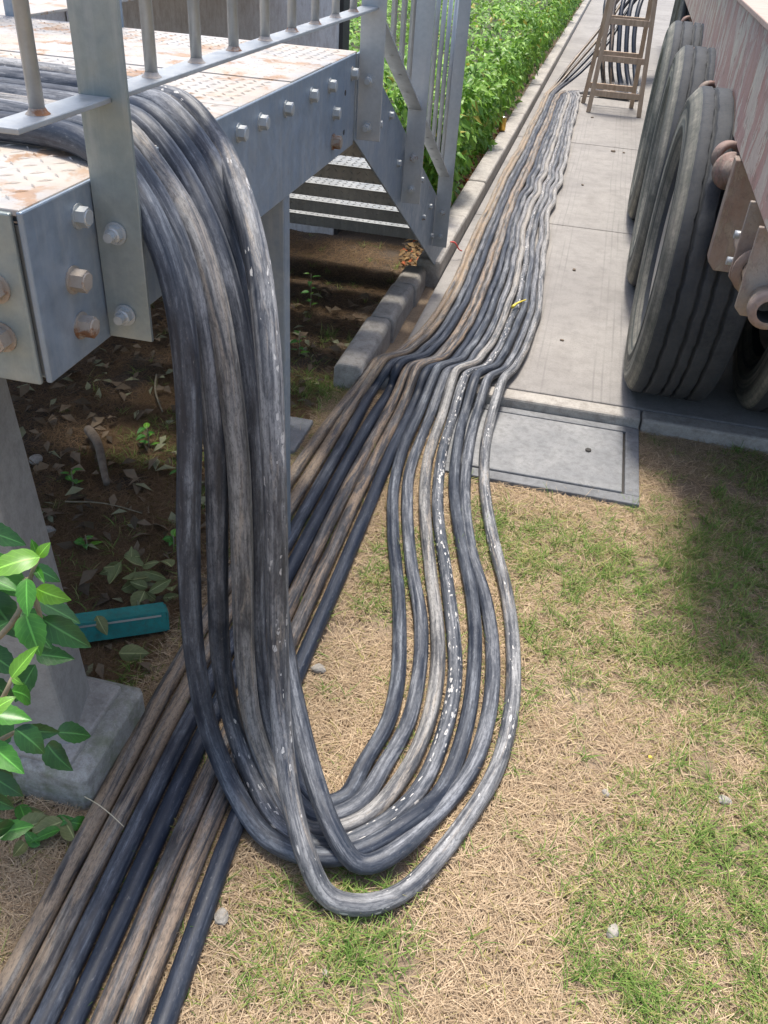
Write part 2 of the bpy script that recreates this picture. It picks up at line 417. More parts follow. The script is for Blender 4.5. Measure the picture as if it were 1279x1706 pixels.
# cable-pit cover
mh = thing('pit_cover', 'grey cement pit cover with a grooved frame set into the lawn', 'manhole cover', (0, 0, 0))
fr = MB()
X0, X1, Y0, Y1 = -.36, .43, 2.925, 3.548
fr.box(X0, X1, Y0, 2.985, -.2, -.042).box(X0, X1, 3.50, Y1, -.2, -.042).box(X0, -.30, 2.985, 3.50, -.2, -.042).box(.372, X1, 2.985, 3.50, -.2, -.042)
bevel(fr.build('frame', M['cover_frame'], mh), .004)
bevel(MB().box(-.292, .362, 2.996, 3.49, -.2, -.040).build('cover_slab', M['cover'], mh), .006)
MB().box(-.30, .372, 2.985, 3.50, -.21, -.055).build('groove', M['dark_hole'], mh)
MB().cyl((.217, 3.27, -.05), (.217, 3.27, -.032), .013, 6).build('lifting_lug', M['dark_hole'], mh)

# loose slab half hidden behind the cables
sl = bevel(MB().box(-1.16, -.95, 2.86, 3.13, -.09, -.035).build('paving_slab', M['cover']), .008)
tag(sl, 'small grey slab on the grass behind the hanging cables', 'slab')

# ------------------------------------------------------------------ steel platform
XP, YP0, YP1, ZT, ZB = -.77, 1.09, 2.965, 1.41, 1.14
pf = thing('steel_platform', 'galvanised steel platform with chequer plate deck carrying the hanging cables', 'platform')
bevel(MB().box(XP - .010, XP, YP0 + .006, YP1 - .03, ZB, ZT).box(XP - .08, XP - .010, YP0 + .02, YP1 - .03, ZB, ZB + .012).box(XP - .08, XP - .010, YP0 + .02, YP1 - .03, ZT - .02, ZT - .010).build('side_channel', M['steel'], pf), .003)
bevel(MB().box(-3.4, XP - .016, YP0, YP0 + .010, ZB - .003, ZT - .002).box(-3.4, XP - .085, YP0 + .010, YP0 + .08, ZB + .001, ZB + .012).build('end_channel', M['steel_green'], pf), .003)
bevel(MB().box(-3.4, XP - .022, YP1 - .022, YP1 - .012, ZB, ZT - .012).build('rear_channel', M['steel_dark'], pf), .003)
MB().box(-3.41, -3.40, YP0, YP1, ZB, ZT - .012).build('far_channel', M['steel_dark'], pf)
seams = [1.095, 1.55, 1.95, 2.31, 2.68, 2.962]
rib = []
for a, b in zip(seams, seams[1:]):
    bevel(MB().box(-3.4, XP - .004, a + .003, b - .003, ZT - .008, ZT + .002 + random.uniform(0, .003)).build('deck_plate', M['deck'], pf), .002)
rb = MB(); pitch = .034
for i in range(int(1.3 / pitch)):
    for j in range(int(1.87 / pitch)):
        x = -2.08 + i * pitch; yy = 1.11 + j * pitch
        if any(abs(yy - s) < .022 for s in seams): continue
        t = rad(45) if (i + j) % 2 else rad(-45)
        c, s = math.cos(t), math.sin(t); l, w = .0135, .0026
        vs = [(x + c * l, yy + s * l, ZT + .003), (x - s * w, yy + c * w, ZT + .003), (x - c * l, yy - s * l, ZT + .003), (x + s * w, yy - c * w, ZT + .003), (x, yy, ZT + .0056)]
        rb.add(vs, [(0, 1, 4), (1, 2, 4), (2, 3, 4), (3, 0, 4)])
tag(rb.build('chequer_ribs', M['deck'], pf), kind='stuff')
MB().box(XP - .08, XP - .012, YP0 + .0115, YP0 + .019, ZB + .013, ZT - .021).build('corner_angle', M['steel_dark'], pf)
# posts under the platform
bevel(MB().add([(x + dx, y, z) for x, y in ((-.968, 1.203), (-1.018, 1.385), (-1.195, 1.335), (-1.145, 1.153)) for z, dx in ((.06, .0), (ZB, -.065))], [(0, 2, 3, 1), (2, 4, 5, 3), (4, 6, 7, 5), (6, 0, 1, 7), (0, 6, 4, 2), (1, 3, 5, 7)]).build('column', M['column'], pf), .01)
bevel(MB().box(XP - .075, XP - .005, 2.25, 2.30, -.1, ZB).build('leg', M['steel'], pf), .004)
bevel(MB().box(-3.35, -3.2, 2.6, 2.75, -.1, ZB).build('leg', M['steel_dark'], pf), .004)
ft = thing('concrete_footing', 'mossy square concrete footing under the steel column', 'footing')
bevel(MB().chbox(-1.235, -.895, 1.125, 1.44, -.2, .062, .014).build('base_block', M['concrete_moss'], ft), .004)
bevel(MB().box(-1.20, -.945, 1.145, 1.41, .05, .078).build('grout_bed', M['concrete'], ft), .006)

def bolt_mesh(name, mat, r=.018, h=.014, stud=0):
    b = MB()
    b.cyl((0, 0, 0), (0, 0, .003), r * 1.25, 16, smooth=False)
    b.cyl((0, 0, .003), (0, 0, .003 + h), r, 6, smooth=False)
    b.cyl((0, 0, .003 + h), (0, 0, .0045 + h), r * .82, 12, r * .72, smooth=False)
    if stud: b.cyl((0, 0, .004 + h), (0, 0, .004 + h + stud), r * .55, 10, smooth=False)
    return mesh_only(b, name, mat)
B_hex = bolt_mesh('bolt', M['bolt'], .0175, .017)
B_big = bolt_mesh('bolt', M['bolt_rust'], .020, .024)
B_nut = bolt_mesh('nut', M['bolt'], .015, .011, .014)
def bolt(me, parent, p, face, name='bolt', s=1.0):
    rot = {'x': (0, rad(90), 0), '-y': (rad(90), 0, 0)}[face]
    o = bpy.data.objects.new(name, me); C.objects.link(o); o.parent = parent; o.location = p
    o.rotation_euler = rot; o.scale = (s, s, s); return o
# bolts on the side channel: (y, z)
for yy, z, me in ((1.24, 1.366, B_hex), (1.20, 1.276, B_big), (1.203, 1.197, B_big)):
    bolt(me, pf, (XP, yy, z), 'x', s=.92)
for yy, z, me in ((2.07, 1.360, B_hex), (2.255, 1.359, B_hex), (2.47, 1.358, B_hex), (2.65, 1.357, B_hex), (2.895, 1.357, B_hex), (2.70, 1.275, B_hex), (2.695, 1.195, B_big), (1.93, 1.362, B_hex)):
    bolt(me, pf, (XP, yy, z), 'x', s=.95)
for yy, z in ((2.82, 1.313), (2.815, 1.20)):
    MB().cyl((XP - .0005, yy, z), (XP + .001, yy, z), .008, 12).build('bolt_hole', M['dark_hole'], pf)
for x, z in ((-.832, 1.293), (-.838, 1.213), (-.94, 1.293), (-.94, 1.213)):
    bolt(B_big, pf, (x, YP0, z), '-y')

# ------------------------------------------------------------------ railings
def flat_post(name, parent, y, z0, z1, mat, x0=XP + .002, w=.080, t=.008):
    return bevel(MB().box(x0, x0 + w, y, y + t, z0, z1).build(name, mat, parent), .0015)
RZ, TOPZ = 1.535, 2.42
gr = thing('platform_railing', 'steel railing with round bars along the near edge of the platform', 'railing')
flat_post('post', gr, 1.285, 1.145, TOPZ, M['steel_green'])
flat_post('post', gr, 2.968, 1.15, TOPZ, M['steel_light'])
for yy in (1.285, 2.968):
    p = MB().box(XP + .002, XP + .055, yy + .0085, yy + .016, 1.18, 1.39).build('cleat', M['steel_dark'], gr)
    for z in (1.331, 1.190): bolt(B_nut, gr, (XP + .026 + .012, yy - .001, z), '-y', 'nut', 1.0)
for a, b in ((1.04, 1.2845), (1.2935, 2.9675)):
    bevel(MB().box(XP + .004, XP + .056, a, b, RZ - .006, RZ + .002).build('bottom_rail', M['steel_light'], gr), .0015)
bevel(MB().box(XP + .004, XP + .056, 1.0, 3.0, TOPZ, TOPZ + .04).build('top_rail', M['steel_light'], gr), .003)
rod = mesh_only(MB().cyl((0, 0, 0), (0, 0, TOPZ - RZ), .0105, 14), 'rail_rod', M['steel_light'])
weld = mesh_only(MB().lathe([(.0108, .008), (.0135, .003), (.017, 0.0)], (0, 0, 0), (0, 0, 1), 12), 'weld', M['bolt_rust'])
for yy in (1.13, 1.475, 1.66, 1.845, 2.03, 2.215, 2.40, 2.585, 2.77):
    r_ = inst(rod, 'rail_rod', gr, (XP + .03, yy, RZ + .002)); inst(weld, 'weld', r_, (0, 0, .0003))
# railing on the far side of the deck
fr_ = thing('far_railing', 'bluish steel railing standing on the far side of the deck', 'railing')
for yy in (1.25, 2.1, 2.93): MB().box(-3.40, -3.392, yy - .03, yy + .03, 1.2, TOPZ).build('post', M['steel'], fr_)
MB().box(-3.43, -3.402, 1.05, 2.98, RZ - .006, RZ + .002).build('bottom_rail', M['steel'], fr_)
MB().box(-3.43, -3.38, 1.05, 2.98, TOPZ, TOPZ + .04).build('top_rail', M['steel'], fr_)
for yy in (1.42, 1.56, 1.7, 1.84, 1.98, 2.24, 2.38, 2.52, 2.66, 2.8): inst(rod, 'rail_rod', fr_, (-3.415, yy, RZ + .002))
bevel(MB().box(-3.4, -1.992, YP1 + .002, 5.62, ZT - .012, ZT - .002).build('added_shade_plate', M['deck'], pf), .002)  # unseen plate added to keep the ground behind the deck in shade
br_ = thing('rear_railing', 'blue grey steel posts and bars at the rear end of the deck', 'railing')
for x in (-2.0, -1.62): MB().box(x, x + .05, YP1 - .010, YP1 - .002, 1.2, TOPZ).build('post', M['steel'], br_)
for x in (-1.9, -1.8, -1.71): inst(rod, 'rail_rod', br_, (x, YP1 + .012, RZ))
MB().box(-2.05, -1.57, YP1 + .0, YP1 + .026, RZ - .008, RZ).build('bottom_rail', M['steel'], br_)
MB().box(-2.05, -1.57, YP1 + .0, YP1 + .03, TOPZ, TOPZ + .03).build('top_rail', M['steel'], br_)

# ------------------------------------------------------------------ staircase
st = thing('staircase', 'steel staircase of chequer plate treads going down behind the platform', 'staircase')
def sz(y): return 1.14 - (y - 2.97) * (1.14 - .0) / (5.18 - 2.97)      # bottom edge of the stringer
def stringer(x):
    poly = [(2.97, 1.145), (2.97, 1.405), (3.06, 1.405), (5.20, sz(5.20) + .31), (5.30, .16), (5.30, -.03), (5.14, -.03)]
    return bevel(MB().prism(poly, x, x + .009).build('stringer', M['steel'], st), .002)
stringer(XP - .012); stringer(-1.98)
NT = 6
for i in range(NT):
    yt = 3.06 + i * .355; zt = 1.235 - i * .186
    t = MB().box(-1.965, XP - .015, yt, yt + .352, zt - .006, zt)
    t.box(-1.965, XP - .015, yt, yt + .006, zt - .062, zt - .006)
    t.box(-1.965, XP - .015, yt + .346, yt + .352, zt - .04, zt - .006)
    tr = bevel(t.build('tread', M['tread'], st), .0015)
    rbm = MB()
    for a in range(34):
        for q in range(2 + 9):
            x = -1.945 + a * .034
            if q < 2: cx_, cy_, cz_, up = x, yt - .0005, zt - .025 - q * .03, 'f'
            else: cx_, cy_, cz_, up = x, yt + .02 + (q - 2) * .034, zt + .0005, 't'
            th = rad(45) if (a + q) % 2 else rad(-45); cc, ss = math.cos(th), math.sin(th); l, w = .0125, .003
            pts = [(cc * l, ss * l), (-ss * w, cc * w), (-cc * l, -ss * l), (ss * w, -cc * w)]
            if up == 't': vs = [(cx_ + p, cy_ + r, cz_) for p, r in pts] + [(cx_, cy_, cz_ + .004)]
            else: vs = [(cx_ + p, cy_, cz_ + r) for p, r in pts] + [(cx_, cy_ - .004, cz_)]
            rbm.add(vs, [(0, 1, 4), (1, 2, 4), (2, 3, 4), (3, 0, 4)])
    tag(rbm.build('chequer_ribs', M['tread'], tr), kind='stuff')
for yy, z in ((3.49, 1.136), (3.30, 1.138), (3.687, .919), (3.878, .912), (4.571, .512), (4.399, .503), (4.897, .313), (4.716, .315), (4.10, .73), (4.26, .72)):
    bolt(B_hex, st, (XP - .003, yy, z), 'x', s=.75)
sr = thing('stair_railing', 'steel stair railing with flat posts, round bars and a sloping lower rail', 'railing')
def rz(y): return 1.535 - (y - 2.976) * .508          # sloping lower rail
for yy in (3.80, 4.75):
    flat_post('post', sr, yy, rz(yy) - .385, rz(yy) + .95, M['steel_light'])
    for d in (.195, .325): bolt(B_nut, sr, (XP + .042, yy - .001, rz(yy) - d), '-y', 'nut', .95)
    MB().box(XP + .001, XP + .055, yy + .0085, yy + .016, rz(yy) - .37, rz(yy) - .17).build('cleat', M['steel_dark'], sr)
for a, b in ((2.978, 3.7985), (3.8095, 4.7485), (4.7595, 4.86)):
    bevel(MB().add([(x, y, rz(y) + dz) for x in (XP + .004, XP + .062) for y in (a, b) for dz in (-.008, 0)],
             [(0, 1, 3, 2), (4, 6, 7, 5), (0, 4, 5, 1), (2, 3, 7, 6), (0, 2, 6, 4), (1, 5, 7, 3)]).build('lower_rail', M['steel_light'], sr), .001)
MB().add([(x, y, rz(y) + .95 + dz) for x in (XP + .004, XP + .062) for y in (2.99, 4.86) for dz in (0, .04)],
         [(0, 1, 3, 2), (4, 6, 7, 5), (0, 4, 5, 1), (2, 3, 7, 6), (0, 2, 6, 4), (1, 5, 7, 3)]).build('hand_rail', M['steel_light'], sr)
rod2 = mesh_only(MB().cyl((0, 0, -.006), (0, 0, .95), .0105, 14), 'rail_rod', M['steel_light'])
for yy in (3.14, 3.30, 3.46, 3.62, 3.98, 4.14, 4.30, 4.46, 4.62):
    inst(rod2, 'rail_rod', sr, (XP + .033, yy, rz(yy)))

# ------------------------------------------------------------------ concrete wall behind the deck
wl = thing('concrete_wall', 'board marked concrete wall behind the platform deck', 'wall')
x = -7.0
while x < -1.62:
    w = .9
    x1 = min(x + w, -1.56)
    bevel(MB().box(x + .004, x1 - .004, 5.66 + random.uniform(0, .006), 5.86, -.2, 2.6).build('wall_panel', M['wall'], wl), .006)
    x += w
MB().box(-7.0, -1.58, 5.69, 5.84, -.2, 2.58).build('wall_core', M['dark_hole'], wl)

# ------------------------------------------------------------------ cables
cab_mats = dict(
    dark=mat_cable('cable_dark', (.018, .024, .038), (.22, .24, .27), .49),
    blue=mat_cable('cable_blue_black', (.014, .021, .037), (.15, .17, .21), .38),
    grey=mat_cable('cable_dusty', (.020, .027, .042), (.28, .29, .31), .57),
    pale=mat_cable('cable_pale_dust', (.032, .035, .043), (.34, .33, .315), .68, 0, .32, (.36, .31, .255)),
    speck=mat_cable('cable_paint_spattered', (.022, .030, .044), (.28, .285, .30), .56, .68, speckside=-1),
    few=mat_cable('cable_few_specks', (.024, .030, .043), (.33, .33, .33), .64, .42, .25, (.36, .31, .255)),
    tan=mat_cable('cable_tan_mud', (.035, .032, .034), (.28, .25, .215), .60, 0, .62, (.34, .25, .165)),
    tan2=mat_cable('cable_part_mud', (.026, .027, .032), (.26, .24, .225), .54, 0, .45, (.33, .24, .165)))

def catmull(P, step=.02):
    P = [np.array(p, float) for p in P]
    P = [2 * P[0] - P[1]] + P + [2 * P[-1] - P[-2]]
    out = []
    for i in range(1, len(P) - 2):
        p0, p1, p2, p3 = P[i - 1:i + 3]
        d = lambda a, b: max(np.linalg.norm(b[:3] - a[:3]), 1e-6) ** .5
        t0, t1 = 0, d(p0, p1); t2 = t1 + d(p1, p2); t3 = t2 + d(p2, p3)
        n = max(2, int(np.linalg.norm(p2[:3] - p1[:3]) / step))
        for t in np.linspace(t1, t2, n, endpoint=False):
            a1 = (t1 - t) / (t1 - t0) * p0 + (t - t0) / (t1 - t0) * p1
            a2 = (t2 - t) / (t2 - t1) * p1 + (t - t1) / (t2 - t1) * p2
            a3 = (t3 - t) / (t3 - t2) * p2 + (t - t2) / (t3 - t2) * p3
            b1 = (t2 - t) / (t2 - t0) * a1 + (t - t0) / (t2 - t0) * a2
            b2 = (t3 - t) / (t3 - t1) * a2 + (t - t1) / (t3 - t1) * a3
            out.append((t2 - t) / (t2 - t1) * b1 + (t - t1) / (t2 - t1) * b2)
    out.append(P[-2])
    return np.array(out)

def tube(name, pts, mat, parent=None, n=16, seed=0, step=.02, rough=True):
    """pts: rows of x, y, z, radius"""
    Q = catmull(pts, step)
    for _ in range(3):
        Q[1:-1] = (Q[:-2] + 2 * Q[1:-1] + Q[2:]) / 4
    X, Rr = Q[:, :3], Q[:, 3]
    T = np.gradient(X, axis=0); T /= np.linalg.norm(T, axis=1)[:, None]
    u = np.cumsum(np.r_[0, np.linalg.norm(np.diff(X, axis=0), axis=1)])
    nrm = np.cross(T[0], [0.3, .1, 1]); nrm /= np.linalg.norm(nrm)
    V = []; A = []
    for i in range(len(X)):
        nrm = nrm - T[i] * (nrm @ T[i]); nrm /= np.linalg.norm(nrm); bi = np.cross(T[i], nrm)
        for j in range(n):
            th = 2 * math.pi * j / n; c, s = math.cos(th), math.sin(th)
            r = Rr[i] * (1 + (.02 * math.sin(u[i] * 9 + seed + 2 * th) if rough else 0))
            V.append(X[i] + (nrm * c + bi * s) * r); A.append((u[i] + seed * 13.7, .026 * c + seed, .026 * s))
    F = [(i * n + j, i * n + (j + 1) % n, (i + 1) * n + (j + 1) % n, (i + 1) * n + j) for i in range(len(X) - 1) for j in range(n)]
    F += [tuple(range(n - 1, -1, -1)), tuple((len(X) - 1) * n + j for j in range(n))]
    me = bpy.data.meshes.new(name); me.from_pydata([tuple(v) for v in V], [], F)
    me.polygons.foreach_set('use_smooth', [True] * len(F))
    at = me.attributes.new('cab', 'FLOAT_VECTOR', 'POINT'); at.data.foreach_set('vector', np.array(A, dtype=np.float32).ravel())
    me.materials.append(mat)
    o = bpy.data.objects.new(name, me); C.objects.link(o)
    if parent: o.parent = parent
    return o

RR, RN, RL = .0185, .0242, .0225
def road_path(i):
    """the part of cable i (0..13, counted from the hedge kerb) that lies on the road, far end first"""
    rows = [(11.6, -.675, -.24), (11.0, -.675, -.235), (10.2, -.672, -.225), (9.4, -.67, -.215), (8.8, -.67, -.206), (8.1, -.68, -.19), (7.5, -.685, -.183), (7.0, -.685, -.19), (6.5, -.68, -.20),
            (6.0, -.676, -.192), (5.6, -.666, -.160), (5.2, -.656, -.136), (4.85, -.655, -.118), (4.55, -.66, -.11), (4.25, -.675, -.112), (4.0, -.70, -.125), (3.8, -.75, -.15)]
    r_ = random.Random(100 + i); out = []
    ph = r_.uniform(0, 6.28)
    yr = np.array([r[0] for r in rows]); Lr = np.array([r[1] for r in rows]); Rr_ = np.array([r[2] for r in rows])
    y = 11.6
    while y > 3.78:
        L, R = float(np.interp(y, yr[::-1], Lr[::-1])), float(np.interp(y, yr[::-1], Rr_[::-1]))
        s = (R - L - 2 * RR) / 13
        right = min(1, max(0, (i - 3) / 6))
        x = L + RR + i * s + .0045 * math.sin(y * 3.1 + .5 * i) + (.0015 + .0018 * right) * math.sin(y * 9 + i * .8 + ph * .3) + .0012 * math.sin(y * 17 + ph)
        if 6.6 < y < 8.0 and i >= 6: x += .010 * math.sin((y - 6.6) * 9 + i * .5) * math.sin((y - 6.6) * 2.24)
        if i >= 12: x += .018 * math.exp(-((y - 5.9) / .25) ** 2) - .012 * math.exp(-((y - 6.5) / .2) ** 2)
        dz = (.013 if i % 2 else 0) + .006 * (1 + math.sin(y * 5 + ph)) * right * .5
        out.append((x, y, RR + .001 + dz, RR)); y -= .11
    return out

def far_end(i):
    r_ = random.Random(300 + i); j = lambda a: r_.uniform(-a, a)
    if i < 4:      # climb straight towards the trailer
        k = i * .06
        return [(.75 + k, 15.2, 1.75, RR), (.35 + k, 13.7, 1.35, RR), (-.017 + k * .8, 13.0, .968 - i * .03, RR), (-.16 + k * .7, 12.6, .70 - i * .05, RR), (-.39 + k * .5, 12.2, .38 - i * .05, RR), (-.58 + k * .4, 11.85, .10 - i * .01, RR)]
    t = ((i - 4) % 5) / 4; bk = .16 * ((i - 4) // 5)
    xt = -.16 + .42 * t; RF = RR * 1.5
    return [(.85 + t * .3, 15.0, 1.8, RF), (xt + .25, 13.6 + bk, 1.4, RF), (xt, 12.9 + bk, .975, RF), (xt + .06 - .06 * t, 12.6 + bk, .60, RF), (xt + .10 - .02 * t, 12.4 + bk, .28, RF), (.02 + .40 * t + j(.02), 12.38 - .25 * t, .07, RF),
            (.02 + .36 * t, 12.0 - .10 * t, .03 + .014 * (i % 3), RF), (-.22 + .1 * t, 11.92, .035 + .016 * (i % 2), RR), (-.42 + .14 * t, 11.85, .04, RR)]

S_PATH = {
 0: [(-.850, 3.449), (-.885, 3.061), (-.899, 2.708), (-.893, 1.9), (-.884, 1.458), (-.862, 1.035), (-.838, .622), (-.82, .2)],
 1: [(-.818, 3.458), (-.832, 3.102), (-.838, 2.516), (-.838, 1.9), (-.829, 1.496), (-.810, 1.047), (-.786, .635), (-.77, .2)],
 2: [(-.772, 3.54), (-.778, 3.145), (-.780, 2.387), (-.776, 1.427), (-.758, 1.060), (-.733, .647), (-.715, .2)],
 3: [(-.700, 3.55), (-.716, 3.231), (-.724, 2.699), (-.722, 2.225), (-.720, 1.378), (-.704, 1.076), (-.680, .660), (-.66, .2)],
 4: [(-.660, 3.45), (-.672, 2.839), (-.672, 2.393), (-.668, 2.045), (-.654, 1.289), (-.648, 1.091), (-.624, .677), (-.60, .2)],
 5: [(-.612, 3.44), (-.622, 2.836), (-.618, 2.266), (-.613, 1.898), (-.601, 1.255), (-.596, 1.106), (-.571, .688), (-.55, .2)],
 6: [(-.568, 3.50), (-.573, 2.986), (-.566, 2.671), (-.556, 2.083), (-.554, 1.762), (-.540, 1.200), (-.538, 1.122), (-.508, .704), (-.485, .2)]}
GZ = GRASS_Z + RN - .003
s_info = [('tan', 'tan mud-stained cable, outermost on the left of the seven straight ones beside the footing'),
          ('tan', 'tan mud-stained cable, second from the footing among the straight ones'),
          ('dark', 'dark cable with pale streaks, third of the straight ones from the footing'),
          ('blue', 'smooth blue-black cable, middle one of the seven straight cables on the lawn'),
          ('tan2', 'brown-streaked cable right of the blue-black one, fifth of the straight cables'),
          ('tan2', 'brown-streaked cable, sixth of the straight ones, next to the last dark one'),
          ('blue', 'dark cable nearest the big loop, last of the seven straight ones')]
KERB_X = [-.80, -.765, -.725, -.680, -.636, -.592, -.55, -.505, -.462, -.418, -.372, -.322, -.268, -.20]
for i in range(7):
    pts = far_end(i) + road_path(i)
    kx = KERB_X[i]; h = .012 * (i % 2)
    pts += [(kx, 3.66, .034 + h, RR * 1.08), (kx - .01, 3.56, .034 + h, RR * 1.15)]
    g_ = S_PATH[i]
    pts += [(x, y_, (GZ if k else GZ + .012), RN * (1 if k else .92)) for k, (x, y_) in enumerate(g_)]
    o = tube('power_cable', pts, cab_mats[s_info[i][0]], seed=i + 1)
    tag(o, s_info[i][1], 'cable', 'heavy power cables')

P7 = {
 1: dict(P=[(-1.6, 1.72), (-1.142, 1.708), (-1.014, 1.695), (-.903, 1.681), (-.82, 1.63)],
         H=[(-.757, 1.624, 1.383), (-.694, 1.583, 1.317), (-.641, 1.548, 1.23), (-.598, 1.518, 1.075), (-.579, 1.504, .865), (-.574, 1.496, .583), (-.563, 1.481, .214), (-.50, 1.42, .05)],
         G=[(-.42, 1.325), (-.350, 1.285), (-.30, 1.32)],
         L=[(-.525, 3.34, .024), (-.528, 2.994, .014), (-.503, 2.726), (-.440, 2.443), (-.350, 2.13), (-.300, 1.925), (-.265, 1.741), (-.258, 1.579), (-.290, 1.413)]),
 2: dict(P=[(-1.6, 1.66), (-1.134, 1.654), (-1.012, 1.646), (-.896, 1.619), (-.815, 1.57)],
         H=[(-.752, 1.559, 1.381), (-.682, 1.511, 1.315), (-.631, 1.477, 1.231), (-.589, 1.447, 1.093), (-.567, 1.431, .907), (-.564, 1.427, .635), (-.565, 1.424, .268), (-.52, 1.385, .06)],
         G=[(-.43, 1.28), (-.345, 1.24), (-.268, 1.30)],
         L=[(-.478, 3.32), (-.470, 2.871), (-.428, 2.625), (-.338, 2.28), (-.250, 2.01), (-.212, 1.795), (-.204, 1.596), (-.237, 1.425)]),
 3: dict(P=[(-1.6, 1.58), (-1.107, 1.572), (-.988, 1.562), (-.886, 1.542), (-.812, 1.50)],
         H=[(-.747, 1.487, 1.374), (-.676, 1.444, 1.312), (-.629, 1.409, 1.231), (-.594, 1.383, 1.095), (-.571, 1.366, .901), (-.570, 1.365, .678), (-.576, 1.368, .318), (-.555, 1.354, .10), (-.49, 1.30, .0)],
         G=[(-.37, 1.198), (-.255, 1.247)],
         L=[(-.430, 3.36), (-.418, 2.981), (-.373, 2.682), (-.270, 2.271), (-.196, 2.0), (-.160, 1.807), (-.152, 1.597), (-.184, 1.405)]),
 4: dict(P=[(-1.6, 1.53), (-1.16, 1.53), (-1.039, 1.515), (-.884, 1.475), (-.812, 1.44)],
         H=[(-.745, 1.433, 1.372), (-.691, 1.412, 1.298), (-.651, 1.388, 1.213), (-.627, 1.374, 1.082), (-.617, 1.369, .89), (-.631, 1.377, .656), (-.645, 1.385, .282), (-.615, 1.365, .09), (-.54, 1.29, -.005)],
         G=[(-.42, 1.185), (-.30, 1.16), (-.196, 1.25)],
         L=[(-.382, 3.37), (-.366, 2.997), (-.318, 2.659), (-.212, 2.255), (-.140, 1.976), (-.107, 1.809), (-.100, 1.624), (-.128, 1.40)]),
 5: dict(P=[(-1.6, 1.42), (-1.082, 1.427), (-1.013, 1.428), (-.924, 1.425), (-.825, 1.385)],
         H=[(-.743, 1.348, 1.409), (-.685, 1.316, 1.356), (-.647, 1.295, 1.288), (-.627, 1.283, 1.189), (-.628, 1.283, 1.002), (-.659, 1.298, .706), (-.673, 1.307, .349), (-.646, 1.294, .13), (-.565, 1.235, .01)],
         G=[(-.45, 1.15), (-.318, 1.125), (-.226, 1.168), (-.140, 1.267)],
         L=[(-.335, 3.41), (-.322, 3.157), (-.285, 2.835), (-.215, 2.531), (-.108, 2.157), (-.066, 1.928), (-.047, 1.64), (-.075, 1.40)]),
 6: dict(P=[(-1.6, 1.83), (-1.183, 1.82), (-1.051, 1.809), (-.925, 1.775), (-.82, 1.70)],
         H=[(-.751, 1.674, 1.389), (-.672, 1.613, 1.323), (-.621, 1.569, 1.238), (-.583, 1.536, 1.083), (-.565, 1.52, .858), (-.546, 1.481, .60), (-.505, 1.451, .30), (-.437, 1.353, .17), (-.357, 1.24, .09), (-.282, 1.155, .04)],
         G=[(-.218, 1.135), (-.156, 1.172)],
         L=[(-.280, 3.41), (-.272, 3.135), (-.226, 2.733), (-.150, 2.41), (-.066, 2.172), (-.012, 1.934), (.008, 1.696), (-.014, 1.48), (-.083, 1.318)]),
 7: dict(P=[(-1.6, 1.93), (-1.195, 1.911), (-1.033, 1.88), (-.895, 1.82), (-.815, 1.77)],
         H=[(-.738, 1.734, 1.385), (-.635, 1.585, 1.335), (-.562, 1.475, 1.255), (-.510, 1.385, 1.115), (-.488, 1.345, .93), (-.482, 1.336, .72), (-.480, 1.331, .42), (-.447, 1.259, .23), (-.394, 1.164, .13), (-.332, 1.083, .055)],
         G=[(-.266, 1.046), (-.187, 1.049)],
         L=[(-.227, 3.50), (-.211, 3.217), (-.173, 2.887), (-.095, 2.539), (-.003, 2.223), (.045, 1.975), (.068, 1.729), (.053, 1.511), (.01, 1.367), (-.048, 1.222), (-.114, 1.106)])}
l_info = {1: ('dark', 'innermost dark cable of the big loop on the lawn'),
          2: ('grey', 'second cable from the inside of the big loop, dark and dusty'),
          3: ('pale', 'third cable from the inside of the loop, left of the paint-spattered one'),
          4: ('speck', 'cable spattered with white paint drops in the middle of the loop'),
          5: ('dark', 'cable right of the paint-spattered one that hangs leftmost beside the railing post'),
          6: ('grey', 'second cable from the outside of the big loop'),
          7: ('few', 'outermost cable of the big loop, set apart and hanging in front of the bundle')}
for k in range(1, 8):
    d = P7[k]; i = 6 + k
    pts = far_end(i) + road_path(i)
    kx = KERB_X[i]; h = .012 * (i % 2)
    pts += [(kx, 3.66, .036 + h, RR * 1.1), (kx - .006, 3.56, .036 + h, RR * 1.2)]
    L = [p for p in d['L'] if p[1] < 3.42] if k < 7 else [p for p in d['L'] if p[1] < 3.45]
    onpit = lambda p: (-.33 if True else 0) < p[0] < .43 and 2.93 < p[1] < 3.55
    pts += [(x, y_, (GZ + .018 if onpit((x, y_)) else GZ) + zl, RL) for x, y_, zl in [(*p, 0)[:3] for p in L]]
    lift = {1: .0, 2: .004, 3: .012, 4: .02, 5: .03, 6: .035, 7: .012}[k]
    pts += [(x, y_, GZ + (lift if j < len(d['G']) - 1 else lift * .5), RN) for j, (x, y_) in reversed(list(enumerate(reversed(d['G']))))]
    pts += [(x, y_, max(z, GZ + lift), RN) for x, y_, z in reversed(d['H'])]
    pts += [(x, y_, ZT + .006 + RN, RN) for x, y_ in reversed(d['P'])]
    # order of the G list runs from the hanging part to the loop: put it in loop order
    a = len(far_end(i)) + len(road_path(i)) + 2 + len(L)
    seg = pts[a:a + len(d['G'])]
    seg = sorted(seg, key=lambda p: [(round(q[0], 4), round(q[1], 4)) for q in d['G']].index((round(p[0], 4), round(p[1], 4))), reverse=True)
    pts[a:a + len(d['G'])] = seg
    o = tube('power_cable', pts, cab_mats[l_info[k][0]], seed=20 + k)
    tag(o, l_info[k][1], 'cable', 'heavy power cables')

